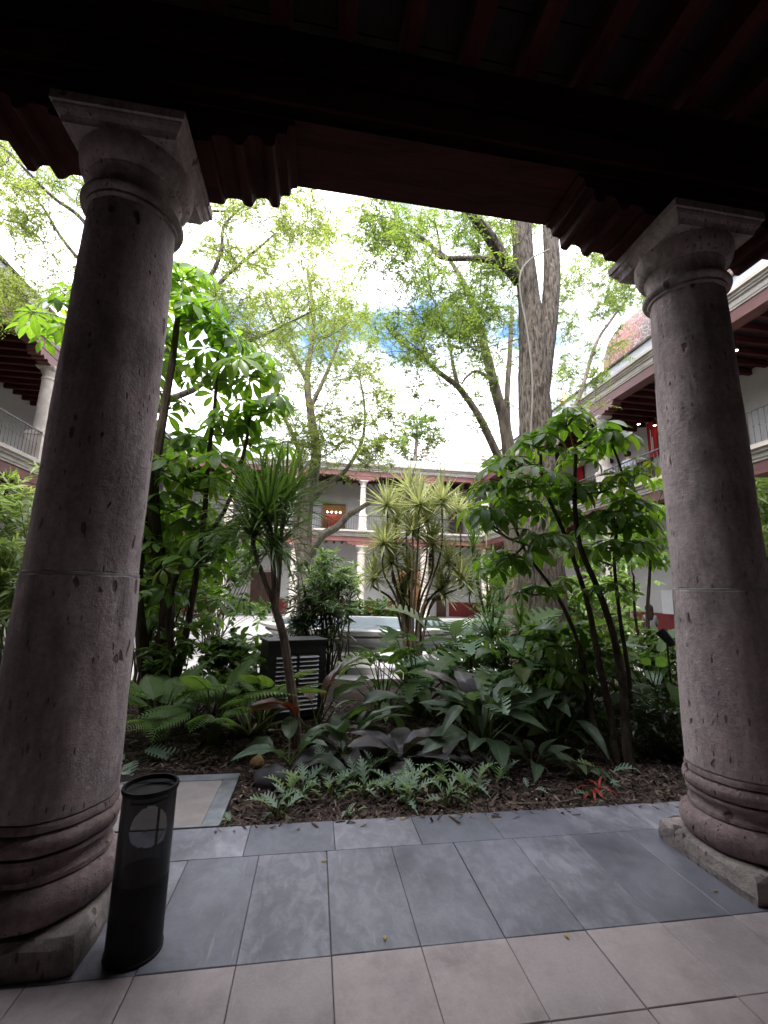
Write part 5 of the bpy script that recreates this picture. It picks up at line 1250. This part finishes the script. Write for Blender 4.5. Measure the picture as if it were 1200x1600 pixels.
# ------------------------------------------------------------------ hatch in the bed
ht = empty('floor_hatch', (-1.27, 3.76, 0)); tag(ht, 'stone hatch with grey metal frame set in the bed by the left column', 'hatch')
m = MB(); w, d, t = 0.72, 0.425, 0.115
m.box(-w, w, -d, -d+0.02, -0.15, 0.006); m.box(-w, w, d-t, d, -0.15, 0.006); m.box(w-t, w, -d+0.02, d-t, -0.15, 0.0055); m.box(-w, -w+t, -d+0.02, d-t, -0.15, 0.0055)
m.build('frame', M['hatch_frame'], ht)
MB().box(-w+t+0.004, w-t-0.004, -d+0.024, d-t-0.004, -0.12, 0.003, 0.003).build('cover', M['hatch'], ht)

# ------------------------------------------------------------------ bin
bn = empty('litter_bin', (-0.70, 2.335, 0)); tag(bn, 'black perforated cylindrical litter bin standing beside the left column', 'bin')
def bin_shell():
    n, rows = 160, 90; R, H = 0.112, 0.655; vin, V, F = {}, [], []
    for i in range(rows+1):
        for k in range(n):
            a = 2*math.pi*k/n; V.append((R*math.cos(a), R*math.sin(a), 0.012+(H-0.012)*i/rows))
    lo, up = MB(), MB(); lo.v = list(V); up.v = list(V)
    for i in range(rows):
        for k in range(n):
            a = 2*math.pi*(k+.5)/n; z = 0.012+(H-0.012)*(i+.5)/rows
            # round opening in the far wall
            da = math.atan2(math.sin(a-1.75), math.cos(a-1.75))*R; dz = z-0.43
            if da*da+dz*dz < 0.088**2 and not abs(da+0.035) < 0.007: continue
            f = (i*n+k, i*n+(k+1) % n, (i+1)*n+(k+1) % n, (i+1)*n+k)
            (lo if z < 0.30 else up).f.append(f)
    lo.build('solid_shell', M['bin_black'], bn, True); up.build('perforated_shell', M['perf'], bn, True)
bin_shell()
rim = [(0.106, 0.640), (0.117, 0.640), (0.120, 0.648), (0.117, 0.660), (0.108, 0.660), (0.106, 0.640)]
MB().lathe(rim, 56, cap=False).build('rim', M['bin_black'], bn, True)
MB().lathe([(0.001, 0.618), (0.101, 0.618), (0.107, 0.622), (0.107, 0.612), (0.001, 0.608)], 48, cap=False).build('lid_tray', simple('dusty_black_lid', (0.008,0.008,0.009), (0.02,0.02,0.021), 14, 0.6, 0.05, spec=0.2), bn, True)
MB().lathe([(0.117, 0.0), (0.117, 0.014), (0.109, 0.016)], 48).build('base', M['bin_black'], bn, True)

# ------------------------------------------------------------------ black louvred cabinet
cb_ = empty('louvred_cabinet', (P(462, 1080, 5.75).x, 5.75, -0.04), math.radians(20)); tag(cb_, 'black metal cabinet with grey louvres half hidden behind the dragon tree', 'cabinet')
W2, H2, D2 = 0.37, 0.98, 0.36
m = MB(); m.box(-W2, W2, 0.03, D2, 0.06, H2-0.03); m.box(-W2, -0.265, 0, 0.03, 0.06, H2-0.03); m.box(0.29, W2, 0, 0.03, 0.06, H2-0.03); m.box(-0.265, 0.29, 0, 0.03, H2-0.17, H2-0.03); m.box(-0.265, 0.29, 0, 0.03, 0.06, 0.13); m.box(0.0, 0.026, -0.004, 0.03, 0.13, H2-0.17)
M['cab'] = simple('black_cabinet', (0.012,0.012,0.014), (0.025,0.025,0.028), 6, 0.4, 0.05, spec=0.5)
m.build('body', M['cab'], cb_)
MB().box(-W2-0.015, W2+0.015, -0.02, D2+0.015, H2-0.03, H2, 0.006).build('lid', M['cab'], cb_)
slm = MB(); slm.add([(0,-0.012,0),(0.255,-0.012,0),(0.255,0.028,0.036),(0,0.028,0.036),(0,-0.010,-0.004),(0.255,-0.010,-0.004),(0.255,0.029,0.030),(0,0.029,0.030)], [(0,1,2,3),(7,6,5,4),(0,4,5,1),(1,5,6,2),(2,6,7,3),(3,7,4,0)])
slat = slm.mesh('louvre', simple('grey_louvre', (0.20,0.20,0.205), (0.28,0.28,0.285), 5, 0.45, 0.05, metallic=0.3))
for c in range(2):
    for k in range(13):
        o = link('louvre', slat, cb_); o.location = (-0.262+c*0.292, 0, 0.145+k*0.051)
for sx in (-0.33, 0.27): MB().box(sx, sx+0.06, 0.05, D2-0.05, 0.0, 0.06).build('foot', M['cab'], cb_)

# ------------------------------------------------------------------ fountain
fc = Vector((P(570, 980, 12.3).x, 12.3, -0.05)); fn = empty('stone_fountain', fc); tag(fn, 'lobed pale stone fountain basin in the middle of the court', 'fountain')
def lobed_ring(prof, n=96, name='basin', m=None):
    V, F = [], []
    for rr, z in prof:
        for k in range(n):
            a = 2*math.pi*k/n; f = 1+0.10*abs(math.cos(2*a+0.5))**0.6-0.05
            V.append((rr*f*math.cos(a), rr*f*math.sin(a), z))
    for i in range(len(prof)-1):
        for k in range(n):
            k2 = (k+1) % n; F.append((i*n+k, i*n+k2, (i+1)*n+k2, (i+1)*n+k))
    mb = MB(); mb.add(V, F); return mb.build(name, m, fn, True)
M['fount'] = simple('weathered_fountain_stone', (0.24,0.235,0.23), (0.38,0.37,0.365), 2.5, 0.85, 0.35)
M['fount_in'] = simple('blue_grey_basin_lining', (0.25,0.29,0.33), (0.33,0.37,0.41), 1.5, 0.6, 0.1)
lobed_ring([(2.45,0.30),(2.48,0.34),(2.36,0.40),(2.36,0.47),(2.50,0.55),(2.56,0.60),(2.50,0.63),(2.56,0.65),(2.68,0.70),(2.70,0.755),(2.68,0.775),(2.42,0.775),(2.40,0.76)], name='basin_wall', m=M['fount'])
lobed_ring([(2.40,0.762),(2.38,0.70),(2.36,0.2),(0.01,0.18)], name='basin_lining', m=M['fount_in'])
lobed_ring([(3.3,-0.02),(3.3,0.13),(3.27,0.15),(2.9,0.152),(2.9,0.29),(2.87,0.31),(2.3,0.312)], name='step', m=M['fount'])
M['water'] = simple('pool_water', (0.10,0.14,0.16), (0.14,0.18,0.2), 2, 0.06, 0.05, spec=0.6)
lobed_ring([(2.365,0.46),(0.01,0.46)], name='water', m=M['water'])
# ------------------------------------------------------------------ garden spotlights
def spot(px, py, Y, label, lean):
    p = P(px, py, Y); b_ = Vector((p.x, p.y, -0.04)); root = empty('garden_spotlight', b_); tag(root, label, 'lamp', 'spotlights in the beds')
    hgt = p.z+0.04
    MB().tube([(0,0,0), (0,0,hgt)], 0.011, 6).build('stake', M['iron'], root)
    hd = MB().lathe([(0.022,-0.10),(0.045,-0.08),(0.05,0.0),(0.058,0.07),(0.058,0.10),(0.05,0.10),(0.045,0.07),(0.001,0.065)], 14, cap=False).build('head', M['iron'], root, True)
    hd.location = (0, 0, hgt+0.02); hd.rotation_euler = lean
spot(1042, 1000, 4.6, 'black garden spotlight on a stake just left of the right column', (-0.5, -0.45, 0))
spot(735, 1012, 5.6, 'black garden spotlight among the split leaves, right of the cream canes', (0.2, 1.2, 0))
spot(592, 1030, 8.6, 'small black floodlight on the ground before the fountain', (0.3, -0.9, 0))

# ------------------------------------------------------------------ people
def person(label, loc, rz, joints, edges, radii, root_i, clothes, hair_col):
    """one skinned body; clothing colours by height bands in the body's own material"""
    me = bpy.data.meshes.new('person'); me.from_pydata(joints, edges, []); me.update()
    o = bpy.data.objects.new('person', me); COL.objects.link(o); o.location = loc; o.rotation_euler = (0,0,rz); tag(o, label, 'person')
    sk = o.modifiers.new('Skin', 'SKIN'); sk.use_smooth_shade = True
    for i, r_ in enumerate(radii):
        sv = me.skin_vertices[0].data[i]; sv.radius = r_ if hasattr(r_, '__len__') else (r_, r_); sv.use_root = (i == root_i)
    sb_ = o.modifiers.new('Subdivision', 'SUBSURF'); sb_.levels = 1; sb_.render_levels = 2
    m, n, l, b = _nodes('person_body')
    t = n.new('ShaderNodeTexCoord'); sp = n.new('ShaderNodeSeparateXYZ'); l.new(t.outputs['Object'], sp.inputs[0])
    mr = n.new('ShaderNodeMath'); mr.operation = 'MULTIPLY'; mr.inputs[1].default_value = 0.5; l.new(sp.outputs[2], mr.inputs[0])
    c = _ramp(n, l, mr.outputs[0], [(z/2, col) for z, col in clothes])
    n[c.node.name].color_ramp.interpolation = 'CONSTANT'
    l.new(c, b.inputs['Base Color']); b.inputs['Roughness'].default_value = 0.8; me.materials.append(m)
    return o
SKIN = (0.42,0.25,0.18)
def hairdo(parent, c, r_, long, col):
    mb = MB(); prof = [(0.001, 1.0)]+[(math.sin(math.pi*q/10), math.cos(math.pi*q/10)) for q in range(1, 7)]+[(0.8, -0.6), (0.001, -0.7)]
    mb.lathe(prof, 16, cap=False)
    mb.v = [(x_*r_*1.02, y_*r_*1.12+0.02, z_*r_*1.15) for x_, y_, z_ in mb.v]
    if long:
        mb2 = MB(); mb2.lathe([(0.5, 0.6), (0.9, 0.2), (0.95, -0.6), (0.9, -1.8), (0.65, -2.8), (0.2, -3.2)], 14)
        mb2.v = [(x_*r_, y_*r_*0.55+0.065, z_*r_) for x_, y_, z_ in mb2.v]; mb.add(mb2.v, mb2.f)
    o = mb.build('hair', simple('dark_hair', (0.008,0.006,0.005), (0.02,0.015,0.012), 30, 0.6, 0.3, (1,1,0.2), spec=0.1), parent, True); o.location = c
def face(parent, c, r_):
    mb = MB()
    mb.add([(0, -r_*1.25, -0.2*r_), (-0.16*r_, -r_*0.95, -0.3*r_), (0.16*r_, -r_*0.95, -0.3*r_), (0, -r_*0.95, 0.2*r_)], [(0,1,3),(0,3,2),(0,2,1)])
    o = mb.build('nose', simple('skin', SKIN, (0.46,0.28,0.2), 8, 0.6, 0.0), parent); o.location = c
seat_p = Vector((11.0, 13.3, 0))
J = [(0,0,0.47),(0,0.02,0.66),(0,0.03,0.88),(0,0.02,1.0),(0,0,1.06),(0,-0.01,1.18),(0,-0.01,1.25),
     (-0.16,0.02,0.93),(-0.21,-0.03,0.70),(-0.17,-0.22,0.60),(-0.10,-0.32,0.60),(0.16,0.02,0.93),(0.21,-0.03,0.70),(0.17,-0.22,0.60),(0.10,-0.32,0.60),
     (-0.10,-0.03,0.46),(-0.12,-0.44,0.47),(-0.12,-0.46,0.08),(-0.12,-0.60,0.03),(0.10,-0.03,0.46),(0.12,-0.44,0.47),(0.12,-0.46,0.08),(0.12,-0.60,0.03)]
E_ = [(0,1),(1,2),(2,3),(3,4),(4,5),(5,6),(2,7),(7,8),(8,9),(9,10),(2,11),(11,12),(12,13),(13,14),(0,15),(15,16),(16,17),(17,18),(0,19),(19,20),(20,21),(21,22)]
Rr = [(.16,.12),(.145,.10),(.15,.10),(.06,.06),(.055,.055),(.085,.10),(.06,.07),(.06,.06),(.048,.048),(.038,.038),(.03,.03),(.06,.06),(.048,.048),(.038,.038),(.03,.03),(.09,.09),(.075,.075),(.05,.05),(.04,.04),(.09,.09),(.075,.075),(.05,.05),(.04,.04)]
pr = person('seated person with long dark hair in a grey top near the right gallery', seat_p, math.radians(150), J, E_, Rr, 0, [(0, (0.02,0.02,0.025)), (0.10, (0.03,0.035,0.05)), (0.54, (0.055,0.055,0.06)), (1.0, SKIN)], None)
hairdo(pr, (0,0.01,1.195), 0.125, True, None); face(pr, (0,0,1.15), 0.10)
bench = empty('stone_bench', (seat_p.x, seat_p.y, -0.05), math.radians(150)); tag(bench, 'low stone bench under the seated person', 'bench')
MB().box(-0.9,0.9,-0.22,0.22,0.34,0.42,0.01).build('seat', M['stone_far'], bench)
for sx in (-0.7, 0.5): MB().box(sx, sx+0.2, -0.18, 0.18, 0, 0.34).build('leg', M['stone_far'], bench)
JS = [(0,0,0.92),(0,0.01,1.12),(0,0.02,1.36),(0,0.01,1.48),(0,0,1.54),(0,-0.01,1.64),(0,-0.01,1.70),
      (-0.18,0.01,1.40),(-0.23,0.02,1.12),(-0.24,-0.06,0.88),(-0.23,-0.10,0.80),(0.18,0.01,1.40),(0.23,0.02,1.12),(0.24,-0.06,0.88),(0.23,-0.10,0.80),
      (-0.09,0,0.88),(-0.10,-0.02,0.48),(-0.10,0.02,0.08),(-0.10,-0.12,0.03),(0.09,0,0.88),(0.10,-0.02,0.48),(0.10,0.02,0.08),(0.10,-0.12,0.03)]
for px, py, rz, top, lb in ((957, 752, 1.2, (0.10,0.16,0.27), 'person in a blue shirt behind the right balcony railing'), (984, 742, 2.0, (0.5,0.52,0.56), 'person in a pale shirt and dark trousers on the right balcony')):
    d_ = ray(px, py); X_ = XR+0.9; t_ = X_/d_[0]
    pr = person(lb, (X_, d_[1]*t_, 5.13), rz, JS, E_, Rr, 0, [(0, (0.02,0.02,0.025)), (0.93, top), (1.46, SKIN)], None)
    hairdo(pr, (0,0.01,1.66), 0.115, False, None); face(pr, (0,0,1.60), 0.10)

# ------------------------------------------------------------------ fallen leaves on the paving
fl = [((501, 1345), 'near the joint left of centre'), ((882, 1458), 'at the edge of the beige paving'), ((1120, 1390), 'close to the right plinth'), ((626, 1281), 'on the kerb strip'), ((601, 1461), 'pale one on the grey slab'), ((832, 1236), 'on the mulch edge at the right')]
for (px, py), lb in fl:
    p = G(px, py, 0.004); o = link('fallen_leaf', LF['fall'], None); s = rnd.uniform(0.035, 0.05)
    o.matrix_world = Matrix.Translation(p) @ Matrix.Rotation(rnd.uniform(0, 6.28), 4, 'Z') @ Matrix.Diagonal((s, s, s*0.6, 1))
    tag(o, 'small yellow fallen leaf '+lb, 'leaf', 'fallen leaves on the floor')
